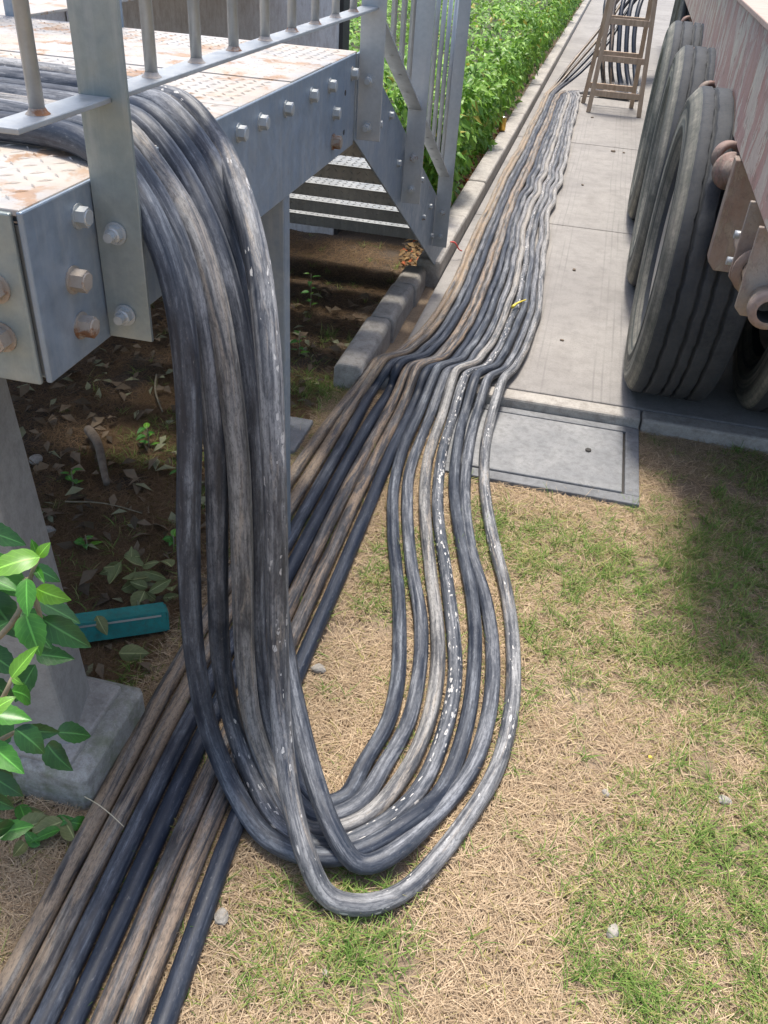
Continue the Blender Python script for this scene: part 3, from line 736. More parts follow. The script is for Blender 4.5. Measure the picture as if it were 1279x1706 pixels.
# tape bands and ties on the outermost cable, the red string, straw
rs = tube('red_string', [(-.75, 5.33, .10, .004), (-.72, 5.32, .104, .005), (-.69, 5.33, .06, .004), (-.675, 5.35, .048, .004)], M['red_string'], n=8, step=.006)
tag(rs, 'scrap of red string on the kerb beside the cables', 'string')
sw = tube('straw_stalk', [(-.905, 1.125, -.004, .0012), (-.86, 1.11, .004, .0013), (-.80, 1.085, .003, .0012), (-.775, 1.075, -.004, .001)], M['straw'], n=6, step=.01)
tag(sw, 'dry straw stalk lying across the two tan cables', 'straw')

# ------------------------------------------------------------------ wooden ladder on the road
ld = thing('wooden_ladder', 'wooden folding ladder standing on the road in front of the cables', 'ladder', (0.16, 11.1, 0))
def beam(name, a, b, w, t, mat, parent, up=(0, 1, 0)):
    a, b = Vector(a), Vector(b); d = (b - a).normalized(); u = d.cross(Vector(up)).normalized(); v = u.cross(d).normalized()
    m = MB(); vs = [p + u * sx * w / 2 + v * sy * t / 2 for p in (a, b) for sx in (-1, 1) for sy in (-1, 1)]
    m.add(vs, [(0, 1, 3, 2), (4, 6, 7, 5), (0, 4, 5, 1), (2, 3, 7, 6), (0, 2, 6, 4), (1, 5, 7, 3)])
    o = m.build(name, mat, parent); return bevel(o, .004)
LO = Vector((0.16, 11.1, 0))
def lp(side, frame, z):
    t = z / 1.95
    x = (-.115 + .075 * t) if side == 0 else (.445 - .14 * t)
    if frame: x -= .085 * (1 - t)
    yy = (10.86 + .24 * t) if frame == 0 else (11.42 - .28 * t)
    return Vector((x, yy, z)) - LO
for fr0 in (0, 1):
    for sd_ in (0, 1):
        beam('leg', lp(sd_, fr0, 0), lp(sd_, fr0, 1.95), .05, .035, M['wood'], ld)
    for z in (.20, .545, .90, 1.25, 1.6, 1.93):
        a, b = lp(0, fr0, z), lp(1, fr0, z); dd = Vector((0, -.022 if fr0 == 0 else .022, 0))
        beam('rung', a + Vector((.022, 0, 0)) + dd * .2, b - Vector((.022, 0, 0)) + dd * .2, .06, .028, M['wood'], ld)

# ------------------------------------------------------------------ trailer
YAW = rad(-1.15)
tl = thing('heavy_trailer', 'heavy multi-axle trailer with peeling red paint parked on the road', 'trailer', (.475, 2.36, 0))
tl.rotation_euler = (0, 0, YAW)
# local frame: x away from the lane, y along the trailer, origin at the near part of the side beam
bevel(MB().box(0, .03, .03, 16, 1.165, 1.53).build('side_beam', M['deck_paint'], tl), .006)
bevel(MB().box(.031, .16, .03, 16, 1.150, 1.172).build('lower_flange', M['deck_paint'], tl), .003)
bevel(MB().box(-.012, .075, .03, 16, 1.531, 1.553).build('edge_trim', M['planks'], tl), .004)
for q in range(15):
    bevel(MB().box(.077 , 2.9, .03 + q * 1.075, .03 + q * 1.075 + 1.066, 1.51, 1.545 + random.uniform(-.004, .004)).build('deck_plank', M['planks'], tl), .004)
MB().box(.4, 2.6, .1, 15.8, 1.2, 1.505).build('chassis', M['rust_paint'], tl)
MB().box(1.25, 1.7, .6, 15.8, .75, 1.199).build('spine_beam', M['dark_hole'], tl)

R_T, W_T = .62, .34
gv = .022
prof = [(.36, .07), (.385, .050), (.40, .034), (.415, .030), (.42, .024), (.46, .014), (.465, .010), (.475, .010), (.48, .014), (.525, .010), (.55, .014), (.555, .010), (.575, .014), (.59, .024), (.605, .034), (.613, .042), (.616, .047)]
for a, b in ((.050, .086), (.100, .150), (.166, .196), (.210, .256), (.272, .318)):
    prof += [(R_T - .002, a), (R_T, a + .003), (R_T, b - .003), (R_T - .002, b), (R_T - gv, b + .001), (R_T - gv, b + .011)]
prof = prof[:-2] + [(.614, .326), (.604, .335), (.575, .345), (.53, .352), (.47, .345), (.40, .31), (.36, .28)]
ngv = len(prof)
def twob(i, j):
    r, o = prof[j]
    return (.0035 * math.sin(i * 2.3 + int(o * 9) * 2) * math.sin(i * .9)) if .06 < o < .31 and r > .58 else 0
tyre_me = mesh_only(MB().lathe(prof, (0, 0, 0), (1, 0, 0), 120, True, twob), 'tyre', M['tyre'])
rimb = MB().lathe([(.365, .075), (.345, .06), (.335, .075), (.325, .12), (.20, .15), (.14, .12), (.135, .07), (.10, .06), (.001, .06)], (0, 0, 0), (1, 0, 0), 48)
rim_me = mesh_only(rimb, 'rim', M['rim'])
def wheel(x, yw, turn=0.0, lean=0.0):
    w = bpy.data.objects.new('wheel', None); C.objects.link(w); w.parent = tl; w.empty_display_size = .1
    w.location = (x, yw, .636); w.scale = (1.08, .64 / R_T, .64 / R_T); w.rotation_euler = (random.uniform(0, 6), lean, 0)
    w.rotation_mode = 'ZYX'; w.rotation_euler = (random.uniform(0, 6), lean, turn)
    inst(tyre_me, 'tyre', w); inst(rim_me, 'rim', w); return w
for q, yc in enumerate((3.98, 5.40, 6.82, 13.0, 14.4)):
    wheel((.330 - .475 - .02 * (yc - 2.36)) if yc < 10 else .03, yc - 2.36, rad(random.uniform(-.6, .6)))
    wheel(.36 - .02 * (yc - 2.36), yc - 2.36)
    MB().cyl((.10, yc - 2.36, .636), (2.2, yc - 2.36, .636), .07, 16).build('axle', M['dark_hole'], tl)
wheel(1.9, 3.98 - 2.36); wheel(1.9, 5.40 - 2.36)
# suspension brackets with round cushions below the side beam
cush = mesh_only(MB().lathe([(.001, -.075), (.05, -.075), (.066, -.068), (.07, -.055), (.066, -.042), (.05, -.036), (.046, -.02), (.052, -.008), (.052, .0), (.045, .008), (.050, .016), (.050, .06), (.001, .06)], (0, 0, 0), (0, -1, 0), 28), 'cushion', M['rust_paint'])
ring = mesh_only(MB().lathe([(.034, -.02), (.052, -.02), (.056, 0), (.052, .02), (.034, .02), (.030, 0), (.034, -.02)], (0, 0, 0), (0, -1, 0), 24), 'ring', M['rust_paint'])
for q, yy in enumerate((1.0, 1.73, 2.46, 3.19, 3.92, 4.65, 5.4, 6.15)):
    br = bevel(MB().prism([(yy + .16, 1.163), (yy + .30, 1.163), (yy + .27, .86), (yy + .19, .86)], .012, .032).prism([(yy + .16, 1.163), (yy + .30, 1.163), (yy + .27, .86), (yy + .19, .86)], .15, .17).build('bracket', M['rust_paint'] if q % 2 else M['brown_paint'], tl), .004)
    if q in (0, 1, 3, 5): inst(cush, 'cushion', tl, (.012, yy + .02, 1.10), (rad(-10), 0, rad(20)), (.92, .92, .92))
    inst(ring, 'ring', tl, (-.018, yy + .13, 1.125), (0, 0, rad(25)))
    if q in (1, 2, 5):
        m = MB().box(-.02, .08, yy + .31, yy + .40, .90, 1.163)
        m.cyl((-.01, yy + .36, .98), (-.04, yy + .36, .98), .026, 12).cyl((-.01, yy + .36, 1.07), (-.04, yy + .36, 1.07), .026, 12)
        bevel(m.build('valve_block', M['bright_red'], tl), .006)
        for z in (.95, 1.02): MB().cyl((-.02, yy + .33, z), (-.055, yy + .33, z), .010, 8).build('pipe_stub', M['steel_light'], tl)
# brown box hanging in front of the first tyre
bevel(MB().prism([(-.014, 1.163), (-.014, .815), (.012, .785), (.22, .785), (.22, 1.163)], .90, .975, 'y').build('hanging_box', M['brown_paint'], tl), .004)
# flanged pipe near the front
for yy, s in ((.36, 1.0), (.10, 1.05)):
    bevel(MB().prism([(-.012, 1.163), (-.012, .94), (.008, .92), (.17 * s, .92), (.17 * s, 1.163)], yy, yy + .016, 'y').build('flange_plate', M['brown_paint'], tl), .003)
pp = MB().lathe([(.030, -.02), (.048, -.02), (.052, -.01), (.052, .02), (.044, .025), (.044, .62), (.001, .62)], (.060, .03, .972), (0, 1, 0), 28)
pp.build('pipe', M['brown_paint'], tl)
MB().lathe([(.030, -.02), (.030, .2), (.001, .2)], (.060, .03, .972), (0, 1, 0), 24).build('pipe_bore', M['dark_hole'], tl)
MB().lathe([(.046, .0), (.072, .0), (.072, .012), (.046, .012)], (.060, .33, .972), (0, 1, 0), 28).build('collar', M['brown_paint'], tl)
for z in (.97, 1.05): MB().cyl((.008, .42, z), (-.022, .42, z), .012, 10).build('pipe_stub', M['steel_light'], tl)

# ------------------------------------------------------------------ hedge
def leaf_cloud(name, P, Nn, size, cols, mat, parent=None):
    """many small leaves: each a bent pair of quads"""
    n = len(P)
    d = rng.normal(size=(n, 3)); d -= Nn * (d * Nn).sum(1)[:, None]; d /= np.linalg.norm(d, axis=1)[:, None]
    s = np.cross(Nn, d); L = (size * rng.uniform(.6, 1.3, n))[:, None]; W = L * .22
    drop = np.array([0, 0, -1.]) * L * .22
    v = np.stack([P, P + d * L * .5 + s * W + Nn * L * .05, P + d * L * .5 - s * W + Nn * L * .05, P + d * L + drop, P + d * L * .5], 1)
    V = v.reshape(-1, 3); b = np.arange(n)[:, None] * 5
    F = np.concatenate([b + [0, 4, 1], b + [0, 2, 4], b + [4, 3, 1], b + [4, 2, 3]], 0)
    me = bpy.data.meshes.new(name); me.from_pydata(V.tolist(), [], F.tolist())
    ca = me.color_attributes.new('Col', 'FLOAT_COLOR', 'POINT')
    cc = np.repeat(np.c_[cols, np.ones(n)], 5, 0); ca.data.foreach_set('color', cc.astype(np.float32).ravel())
    me.materials.append(mat); o = bpy.data.objects.new(name, me); C.objects.link(o)
    if parent: o.parent = parent
    return o
hd = thing('hedge', 'dense bright green leafy hedge growing behind the long kerb', 'hedge', (0, 0, 0))
n = 26000
yy = 5.75 + (rng.uniform(0, 1, n) ** 1.7) * 22
top = .74 + .12 * np.sin(yy * 2.1) * np.sin(yy * .9 + 1) + .05 * np.sin(yy * 7)
xr = -.97 + .05 * np.sin(yy * 3.3) + .04 * np.sin(yy * 8)
sel = rng.uniform(0, 1, n)
xx = np.where(sel < .62, xr - rng.uniform(0, 2.6, n) ** 1.15, xr - np.abs(rng.normal(0, .10, n)))
zz = np.where(sel < .62, top + rng.normal(0, .075, n) - .10 * np.exp(-(xr - xx) / .12), rng.uniform(.05, 1, n) * (top - .02))
lean = (.16 * (zz / .8)) * (sel >= .62)
P = np.c_[xx + lean * .6 + .08 * (sel < .62), yy, zz]
Nn = np.where((sel < .62)[:, None], np.array([.1, -.2, 1.]), np.array([.8, -.35, .5])) + rng.normal(0, .45, (n, 3)); Nn /= np.linalg.norm(Nn, axis=1)[:, None]
t = rng.uniform(0, 1, n)[:, None]; cl = np.array([.09, .23, .022]) * (1 - t) + np.array([.30, .52, .07]) * t
cl *= rng.uniform(.65, 1.15, n)[:, None]; yel = rng.uniform(0, 1, n) < .03; cl[yel] = [.38, .34, .06]
tag(leaf_cloud('leaves', P, Nn, .085, cl, M['foliage'], hd), kind='stuff')
core = MB(); 
yy2 = np.linspace(5.8, 28, 60)
vs = []
for y_ in yy2: vs += [(-1.16, y_, -.05), (-1.10 + .04 * math.sin(y_ * 3), y_, .52), (-1.35, y_, .60 + .05 * math.sin(y_ * 2)), (-3.4, y_, .58), (-3.5, y_, -.05)]
core.add(vs, [(i * 5 + j, (i + 1) * 5 + j, (i + 1) * 5 + j + 1, i * 5 + j + 1) for i in range(59) for j in range(4)] + [(0, 1, 2, 3, 4)])
core.build('twig_mass', simple('hedge_twigs', (.03, .04, .012), (.06, .065, .025), 20, .9), hd)
for q in range(60):
    y_ = 5.8 + q * .28; x_ = -1.0 - random.random() * .12
    MB().cyl((x_, y_, -.06), (x_ + random.uniform(-.03, .1), y_ + random.uniform(-.1, .1), .45), .007, 5, .004).build('stem', M['stem'], hd)
# fallen leaves at the hedge foot
n = 700; P = np.c_[rng.uniform(-1.05, -.885, n), rng.uniform(5.2, 9.5, n), np.full(n, -.045)]; P[:, 2] += rng.uniform(0, .02, n)
Nn = np.array([0, 0, 1.]) + rng.normal(0, .3, (n, 3)); Nn /= np.linalg.norm(Nn, axis=1)[:, None]
cl = np.array([.28, .18, .08]) * rng.uniform(.5, 1.3, (n, 1)); cl[rng.uniform(0, 1, n) < .15] = [.42, .12, .05]
tag(leaf_cloud('leaf_litter', P, Nn, .06, cl, M['blades']), 'brown fallen leaves on the soil at the foot of the hedge', 'leaf litter', kind='stuff')

# drink can on the kerb
cn = thing('drink_can', 'gold drink can standing on the kerb beside the hedge', 'can', (-.862, 8.82, .098))
MB().lathe([(.001, 0), (.027, 0), (.033, .008), (.033, .105), (.028, .118)], (0, 0, 0), (0, 0, 1), 24).build('body', M['gold'], cn)
MB().lathe([(.028, .118), (.0285, .122), (.025, .122), (.024, .117), (.001, .117)], (0, 0, 0), (0, 0, 1), 24).build('lid', M['tin'], cn)

# ------------------------------------------------------------------ lawn blades
GREEN = [(.195, 2.45, .30, .9), (.70, 2.80, .30, .8), (.68, 2.02, .32, .95), (.48, 1.27, .20, 1.2), (.67, 1.17, .22, 1.3), (.42, 1.10, .14, 1.0), (-.33, .98, .16, 1.0), (-.17, .99, .13, 1.0), (-.43, 2.10, .14, 1.0), (-.40, 2.4, .13, .9),
         (-1.05, 3.43, .20, .9), (-.02, 2.6, .22, .8), (.19, 2.0, .16, .6), (.96, 3.3, .35, .7), (.95, 2.4, .4, .8), (-1.05, 1.64, .14, .5), (-.70, 2.4, .10, .9), (-1.3, 2.9, .4, .6), (.9, 1.5, .3, .9), (.55, 1.62, .1, .6), (-1.1, 3.9, .25, .6), (.1, 1.75, .14, .5), (-.62, 3.0, .1, .7)]
def greenness(x, y):
    g_ = np.zeros_like(x)
    for a, b, r, w in GREEN: g_ += w * np.exp(-((x - a) ** 2 + (y - b) ** 2) / (2 * (r * .72) ** 2))
    nz = .5 * np.sin(9.1 * x + 4.3 * y + 1) * np.sin(8.3 * y - 5.1 * x) + .35 * np.sin(23 * x + 11 * y) * np.sin(19 * y - 13 * x + 2) + .25 * np.sin(47 * x - 31 * y) * np.sin(43 * y + 29 * x)
    return g_ + .35 * nz
def bare(x, y):
    return .5 * np.sin(6.3 * x + 2.1 * y) * np.sin(5.7 * y - 3.3 * x + 1.7) + .4 * np.sin(15 * x - 9 * y + 2) * np.sin(13 * y + 8 * x)
def in_lawn(x, y):
    ok = (y < 3.55) | ((x < -.96) & (y < 5.6))
    ok &= ~((x > -.365) & (x < .432) & (y > 2.92))
    ok &= ~((x > -1.24) & (x < -.89) & (y > 1.12) & (y < 1.445))
    ok &= ~((x > -.96) & (x < -.80) & (y > 3.5))
    return ok
def blades(name, n, mode, label, segs=3):
    # more blades where the picture sees them large
    y = .45 + rng.uniform(0, 1, n) ** 1.15 * 3.1; x = rng.uniform(-1.75, 1.5, n)
    q = rng.uniform(0, 1, n) < .24; y[q] = rng.uniform(1.45, 5.6, q.sum()); x[q] = rng.uniform(-2.6, -.95, q.sum())
    k = in_lawn(x, y) & (np.abs(x + .12) < .62 + .46 * y + .3)
    if mode == 'green':      # blades grow in rooted tufts
        m_ = n // 12; c_ = rng.integers(0, m_, n); x = x[c_] + rng.normal(0, .009, n); y = y[c_] + rng.normal(0, .009, n); hs = rng.uniform(.55, 1.35, m_)[c_]
        k = in_lawn(x, y) & (np.abs(x + .12) < .62 + .46 * y + .3); tk = rng.uniform(0, 1, m_)[c_]
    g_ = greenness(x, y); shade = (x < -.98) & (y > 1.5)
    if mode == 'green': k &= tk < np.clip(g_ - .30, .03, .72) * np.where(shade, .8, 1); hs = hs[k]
    elif mode == 'dry': k &= rng.uniform(0, 1, n) < np.clip(1.0 - .45 * np.clip(g_, 0, 1) - 1.5 * np.clip(bare(x, y) - .14, 0, 1), .10, 1)
    x, y, g_, shade = x[k], y[k], g_[k], shade[k]; n = len(x)
    az = rng.uniform(0, 2 * np.pi, n); d = np.c_[np.cos(az), np.sin(az), np.zeros(n)]; s = np.c_[-np.sin(az), np.cos(az), np.zeros(n)]
    if mode == 'green':
        L = rng.uniform(.025, .065, n) * hs; W = rng.uniform(.0009, .0018, n); up = rng.uniform(.45, 1.0, n); curl = rng.uniform(.2, .7, n)
        t = rng.uniform(0, 1, n)[:, None]; col = np.array([.085, .17, .03]) * (1 - t) + np.array([.25, .35, .09]) * t
        col[rng.uniform(0, 1, n) < .18] = [.38, .36, .14]
    else:
        L = rng.uniform(.016, .058, n) * rng.choice([.6, 1., 1., 1.4], n); W = rng.uniform(.0006, .0013, n); up = np.abs(rng.normal(.10, .14, n)); curl = rng.uniform(.0, .25, n)
        t = rng.uniform(0, 1, n)[:, None]; col = np.array([.38, .27, .165]) * (1 - t) + np.array([.70, .55, .37]) * t
        col[shade] *= np.array([.42, .36, .31]); col *= rng.uniform(.75, 1.1, n)[:, None]  # painted shade: dry blades under the platform get a darker colour
        gr_ = (rng.uniform(0, 1, n) < .04 + .14 * np.clip(g_, 0, 1)); col[gr_] = col[gr_] * np.array([.62, .78, .36])
    base = np.c_[x, y, np.full(n, GRASS_Z - .004) + (rng.uniform(0, .010, n) if mode == 'dry' else 0)]
    V = []
    for j in range(segs + 1):
        f = j / segs
        h = L * (f * up - curl * up * f * f * .6); r = L * (f * np.sqrt(np.clip(1 - up ** 2, .05, 1)) + curl * f * f * .5)
        wob = (W * 2.5 * np.sin(f * 4 + az))[:, None] * s
        c = base + d * r[:, None] + np.array([0, 0, 1.]) * h[:, None] + wob
        w = (W * (1 - .85 * f ** 2))[:, None]
        V += [c - s * w, c + s * w]
    V = np.stack(V, 1).reshape(-1, 3); m = 2 * (segs + 1); b = np.arange(n)[:, None] * m
    F = np.concatenate([b + [2 * j, 2 * j + 1, 2 * j + 3, 2 * j + 2] for j in range(segs)], 0)
    me = bpy.data.meshes.new(name); me.vertices.add(len(V)); me.vertices.foreach_set('co', V.astype(np.float32).ravel())
    me.loops.add(len(F) * 4); me.loops.foreach_set('vertex_index', F.astype(np.int32).ravel())
    me.polygons.add(len(F)); me.polygons.foreach_set('loop_start', np.arange(0, len(F) * 4, 4, dtype=np.int32))
    me.update(); me.validate()
    ca = me.color_attributes.new('Col', 'FLOAT_COLOR', 'POINT')
    ca.data.foreach_set('color', np.repeat(np.c_[col, np.ones(n)], m, 0).astype(np.float32).ravel())
    me.materials.append(M['blades']); o = bpy.data.objects.new(name, me); C.objects.link(o)
    tag(o, label, 'grass', kind='stuff'); return o
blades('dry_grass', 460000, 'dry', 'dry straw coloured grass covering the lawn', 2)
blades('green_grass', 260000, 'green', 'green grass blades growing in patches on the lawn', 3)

# ------------------------------------------------------------------ broad-leaved shrub at the left edge
def leaf_mesh(L, W, mat, bend=.25, cup=.18, teeth=True, twist=0):
    n = 12; vs, uv, fs = [], [], []
    for i in range(n + 1):
        f = i / n
        w = W * (math.sin(math.pi * min(1, f ** .72)) ** .85 if 0 < f < 1 else .02)
        if teeth and .25 < f < .98: w *= 1.05 if i % 2 else .96
        z = -bend * L * f * f + .12 * L * f
        for q in (-1, -.5, 0, .5, 1):
            vs.append((f * L, q * w, z + cup * abs(q) * w + .012 * L * math.sin(f * 9) * abs(q))); uv.append((f, .5 + q * .5))
    for i in range(n):
        for j in range(4): fs.append((i * 5 + j, (i + 1) * 5 + j, (i + 1) * 5 + j + 1, i * 5 + j + 1))
    me = bpy.data.meshes.new('leaf'); me.from_pydata(vs, [], fs); me.polygons.foreach_set('use_smooth', [True] * len(fs))
    ul = me.uv_layers.new(name='UVMap')
    for lo in me.loops: ul.data[lo.index].uv = uv[lo.vertex_index]
    me.materials.append(mat); return me
def place_leaf(me, parent, a, b, roll=0.0, up=(0.25, -.55, .8), base_len=1.0, name='leaf'):
    a, b = Vector(a), Vector(b); x = (b - a); l = x.length; x.normalize(); u = Vector(up); z = (u - x * u.dot(x)).normalized(); y = z.cross(x)
    m = Matrix((x, y, z)).transposed().to_4x4() @ Matrix.Rotation(roll, 4, 'X')
    m = Matrix.Translation(a - (parent.location if parent else Vector((0, 0, 0)))) @ m @ Matrix.Diagonal((l / base_len, l / base_len * random.uniform(.8, 1.15), l / base_len * random.uniform(.6, 1.4), 1))
    o = bpy.data.objects.new(name, me); C.objects.link(o); o.parent = parent; o.matrix_local = m; return o
sh = thing('leafy_shrub', 'glossy broad-leaved shrub reaching into the picture beside the column', 'shrub', (-.98, .72, GRASS_Z))
LV = [((-.753, .838, 1.038), (-.7, .867, 1.003), 0), ((-.62, .789, 1.055), (-.67, .738, 1.062), 2), ((-.634, .791, 1.035), (-.613, .778, 1.021), 1), ((-.623, .758, 1.042), (-.607, .723, 1.012), 1), ((-.615, .762, 1.023), (-.574, .763, 1.009), 2), ((-.646, .795, .967), (-.594, .808, .926), 0), ((-.625, .77, .96), (-.564, .78, .912), 0), ((-.629, .747, .988), (-.597, .716, .952), 1), ((-.597, .657, .963), (-.576, .692, .991), 2), ((-.746, .816, .941), (-.696, .803, .873), 0), ((-.617, .623, .923), (-.596, .648, .941), 2), ((-.652, .66, .875), (-.6, .674, .864), 1), ((-.635, .69, .815), (-.593, .715, .793), 0), ((-.613, .657, .861), (-.574, .66, .825), 0), ((-.621, .615, .878), (-.569, .603, .851), 1), ((-.652, .629, .786), (-.609, .634, .749), 0), ((-.681, .844, .98), (-.647, .86, .952), 0), ((-.755, .812, .912), (-.735, .863, .929), 0), ((-.74, .773, .866), (-.694, .78, .823), 0), ((-.733, .75, .828), (-.692, .757, .789), 0), ((-.743, .815, .971), (-.694, .821, .95), 1), ((-.713, .751, .918), (-.694, .788, .92), 0), ((-.627, .795, 1.049), (-.615, .805, 1.068), 2), ((-.638, .807, 1.039), (-.644, .81, 1.064), 1), ((-.606, .669, .95), (-.589, .663, .948), 2), ((-.693, .665, .754), (-.655, .67, .72), 0), ((-.679, .636, .727), (-.641, .644, .696), 0), ((-.695, .681, .793), (-.663, .68, .757), 0)]
lm = {(k, q): leaf_mesh(1, [.27, .30, .24][q], M['leaf%d' % k], [.25, .38, .12][q], [.25, .1, .35][q]) for k in range(3) for q in range(3)}
for q, (a, b, k) in enumerate(LV):
    a_, b_ = Vector(a), Vector(b); place_leaf(lm[(k, q % 3)], sh, a_, a_ + (b_ - a_) * 1.04, random.uniform(-.45, .45))
for q in range(70):      # inner leaves down the shrub
    a = Vector((-.80 + random.uniform(-.16, .06), .78 + random.uniform(-.14, .14), random.uniform(.45, .98)))
    d = Vector((random.uniform(-.4, 1), random.uniform(-.6, .8), random.uniform(-.7, .2))).normalized() * random.uniform(.06, .095)
    place_leaf(lm[(random.choice((0, 0, 1)), q % 3)], sh, a, a + d, random.uniform(-.6, .6))
so = sh.location
ST = [[(-.98, .72, GRASS_Z), (-.9, .71, .3), (-.80, .70, .65), (-.702, .721, .915), (-.662, .728, .95), (-.637, .75, .981), (-.637, .776, 1.022), (-.626, .795, 1.049)],
      [(-.90, .70, .3), (-.76, .63, .65), (-.66, .636, .85), (-.617, .656, .919), (-.606, .669, .95)], [(-.85, .70, .5), (-.74, .66, .7), (-.672, .639, .805), (-.634, .661, .836), (-.621, .674, .837)],
      [(-.637, .776, 1.022), (-.632, .776, .986), (-.624, .77, .959)]]
for s_ in ST:
    n_ = len(s_); tube('stem', [(*(Vector(p) - so), .007 - .0045 * i / (n_ - 1)) for i, p in enumerate(s_)], M['stem'], sh, 8, step=.02)

# ------------------------------------------------------------------ small things on the ground
def blob(name, loc, r, mat, label, cat, sq=(1, 1, .6), seed=1, group=None):
    bm = bmesh.new(); bmesh.ops.create_icosphere(bm, subdivisions=2, radius=r); rr = random.Random(seed)
    for v in bm.verts:
        f = 1 + .22 * math.sin(v.co.x / r * 2.3 + seed) * math.cos(v.co.y / r * 2.9 + seed * 2) + rr.uniform(-.09, .09)
        v.co = Vector((v.co.x * f * sq[0], v.co.y * f * sq[1], v.co.z * f * sq[2]))
    me = bpy.data.meshes.new(name); bm.to_mesh(me); bm.free(); me.materials.append(mat)
    o = bpy.data.objects.new(name, me); C.objects.link(o); o.location = loc; o.rotation_euler = (0, 0, seed)
    return tag(o, label, cat, group)
SG = 'small stones on the lawn'
for q, (x, y_, r, lb) in enumerate([(-.486, .955, .020, 'round pale stone beside the last straight cable'), (.643, 1.597, .018, 'white stone at the right edge of the lawn'),
        (.366, 1.155, .019, 'pale stone beside the green grass patch at the bottom right'), (.34, 1.533, .013, 'small grey stone on the bare lawn right of the loop'),
        (-.504, 1.74, .022, 'flat pale stone on the dry grass inside the loop'), (-1.60, 2.09, .035, 'pale stone behind the steel column'), (-1.88, 2.49, .03, 'stone on the dark ground under the platform'),
        (-.23, .90, .009, 'tiny pale pebble below the loop of cables')]):
    blob('stone', (x, y_, GRASS_Z + r * .35), r, M['stone'], lb, 'stone', (1, .8, .55), q + 2, SG)
for q, (x, y_, r, lb) in enumerate([(.03, 5.42, .016, 'dark clod on the road between the cables and the first tyre'), (.03, 4.30, .011, 'small dark crumb on the near end of the road'), (.20, 8.95, .022, 'dark leaf scrap on the road beside the slab joint'), (.30, 8.95, .014, 'smaller dark scrap on the road next to the slab joint'), (-.02, 7.55, .014, 'grey crumb on the road right of the cables'), (-.06, 10.55, .018, 'brown crumb on the road in front of the ladder')]):
    blob('clod', (x, y_, r * .25), r, M['bark'], lb, 'clod', (1, .8, .4), q + 11, 'dirt crumbs on the road')
fl = blob('flower', (.452, 1.676, GRASS_Z + .018), .0055, M['yellow_leaf'], 'tiny yellow flower on the lawn', 'flower', (1, 1, .6), 3)

# teal plastic casing
tb = thing('plastic_casing', 'broken teal plastic casing lying on the grass behind the column', 'plastic box', (-1.10, 1.715, GRASS_Z + .014))
tb.rotation_euler = (rad(-16), rad(4), rad(34))
tb0 = MB().prism([(-.035, .0), (.035, .0), (.035, .006), (-.028, .006), (-.028, .058), (.025, .064), (.025, .070), (-.035, .064)], -.15, .115)
tb0.build('casing', M['teal'], tb)
tb0 = MB().box(.116, .122, -.034, .030, .002, .060).build('end_cap', M['teal'], tb)
MB().box(-.148, .10, -.0365, -.0352, .050, .056).build('ridge', M['tin'], tb)

# withered leaves
dl = [leaf_mesh(1, w, M['leaf_dry'], b, c) for w, b, c in ((.28, .5, .5), (.24, -.3, .7), (.32, .2, -.4))]
heap = thing('withered_leaves', 'heap of withered grey-green leaves behind the teal casing', 'leaves', (-1.17, 1.93, GRASS_Z))
for q in range(22):
    a = Vector((-1.17 + random.gauss(0, .075), 1.93 + random.gauss(0, .05), GRASS_Z + random.uniform(.01, .07)))
    d = Vector((random.uniform(-1, 1), random.uniform(-1, 1), random.uniform(-.3, .3))).normalized() * random.uniform(.05, .085)
    place_leaf(dl[q % 3], heap, a, a + d, random.uniform(-.8, .8))
heap2 = thing('withered_leaves', 'withered leaves on the ground in front of the concrete footing', 'leaves', (-1.05, 1.02, GRASS_Z))
for q in range(16):
    a = Vector((-1.03 + random.gauss(0, .06), 1.03 + random.gauss(0, .035), GRASS_Z + random.uniform(.01, .05)))
    d = Vector((random.uniform(-1, 1), random.uniform(-1, 1), random.uniform(-.3, .3))).normalized() * random.uniform(.05, .08)
    place_leaf(dl[q % 3] if q % 3 else lm[(1, 0)], heap2, a, a + d, random.uniform(-.8, .8))
for a, b, lb in (((-1.16, 1.665, .045), (-1.12, 1.64, .0), 'olive leaf lying on the left end of the teal casing'), ((-1.07, 1.61, -.03), (-.99, 1.64, -.035), 'yellow-green leaf in front of the teal casing')):
    o = place_leaf(dl[2], None, a, b, .2); o.name = 'fallen_leaf'; tag(o, lb, 'leaf', 'fallen leaves')
yl = tube('yellow_leaf', [(-.26, 4.50, .062, .010), (-.245, 4.55, .064, .006), (-.215, 4.60, .066, .005), (-.20, 4.62, .068, .003)], M['yellow_leaf'], n=6, step=.01, rough=False)
tag(yl, 'curled yellow leaf lying on the cables on the road', 'leaf')
lit = 900; P = np.c_[rng.uniform(-2.6, -1.0, lit), rng.uniform(1.5, 4.6, lit), np.full(lit, GRASS_Z + .012)]; P[:, 2] += rng.uniform(0, .015, lit)
Nn = np.array([0, 0, 1.]) + rng.normal(0, .4, (lit, 3)); Nn /= np.linalg.norm(Nn, axis=1)[:, None]
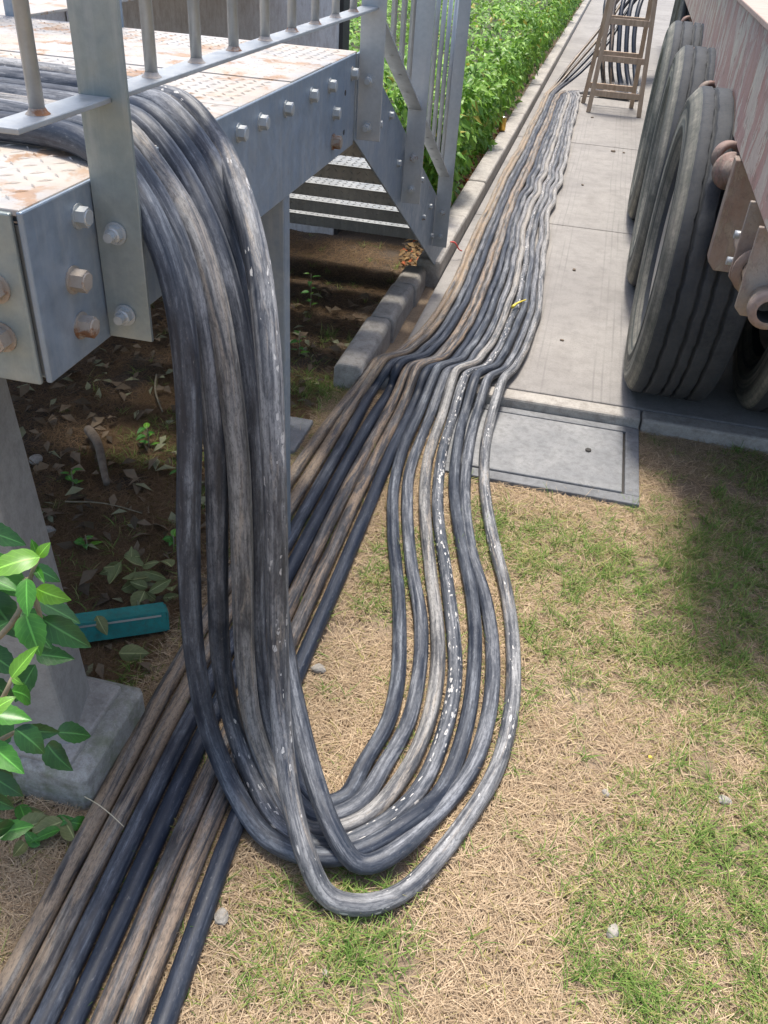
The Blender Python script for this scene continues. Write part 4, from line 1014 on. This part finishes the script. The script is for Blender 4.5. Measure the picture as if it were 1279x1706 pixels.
cl = np.array([.20, .15, .10]) * rng.uniform(.4, 1.5, (lit, 1)); pal = rng.uniform(0, 1, lit) < .2; cl[pal] = [.30, .30, .18]
tag(leaf_cloud('leaf_litter', P, Nn, .075, cl, M['blades']), 'brown fallen leaves scattered under the platform', 'leaf litter', kind='stuff')
def stick(pts, r, label, m='bark'):
    o = tube('stick', [(*p, r * (1 - .5 * i / len(pts))) for i, p in enumerate(pts)], M[m], n=8, step=.03); tag(o, label, 'stick', 'sticks on the ground'); return o
stick([(-1.78, 2.72, -.02), (-1.68, 2.62, -.01), (-1.60, 2.5, -.015), (-1.53, 2.40, -.03)], .020, 'thick dark stick on the ground under the platform')
stick([(-1.75, 3.28, -.03), (-1.68, 3.12, -.025), (-1.58, 2.98, -.035)], .005, 'thin pale stick farther back under the platform', 'stem')
stick([(-1.62, 2.26, -.04), (-1.47, 2.285, -.03), (-1.33, 2.28, -.04)], .003, 'thin twig on the shaded grass', 'stem')
# young weeds
def weed(x, y_, h, nl, label):
    w = thing('weed', label, 'weed', (x, y_, GRASS_Z), 'young weeds under the platform and stairs')
    for q in range(nl):
        t = (q + 1) / nl; az = q * 2.4 + random.random(); a = Vector((x, y_, GRASS_Z + h * t)); l = random.uniform(.035, .06)
        d = Vector((math.cos(az), math.sin(az), .15)).normalized() * l
        place_leaf(lm[(1 if q % 3 else 2, q % 3)], w, a + d * .15, a + d, random.uniform(-.3, .3), (0, 0, 1))
    tube('stem', [(0, 0, 0, .003), (.004, .003, h * .5, .0025), (0, .006, h, .002)], M['stem'], w, 6, step=.02)
for x, y_, h, nl, lb in ((-1.35, 4.35, .20, 10, 'tall young weed growing under the stairs'), (-1.22, 3.75, .12, 7, 'small weed on the grass in front of the stairs'), (-1.52, 2.72, .10, 8, 'weed beside the thick dark stick'),
                         (-1.30, 2.55, .05, 5, 'low weed near the hanging cables'), (-1.42, 2.05, .06, 6, 'low weed right of the steel column'), (-1.66, 2.38, .07, 6, 'weed left of the thick dark stick'), (-1.15, 2.15, .05, 5, 'tiny weed behind the withered leaves')):
    weed(x, y_, h, nl, lb)
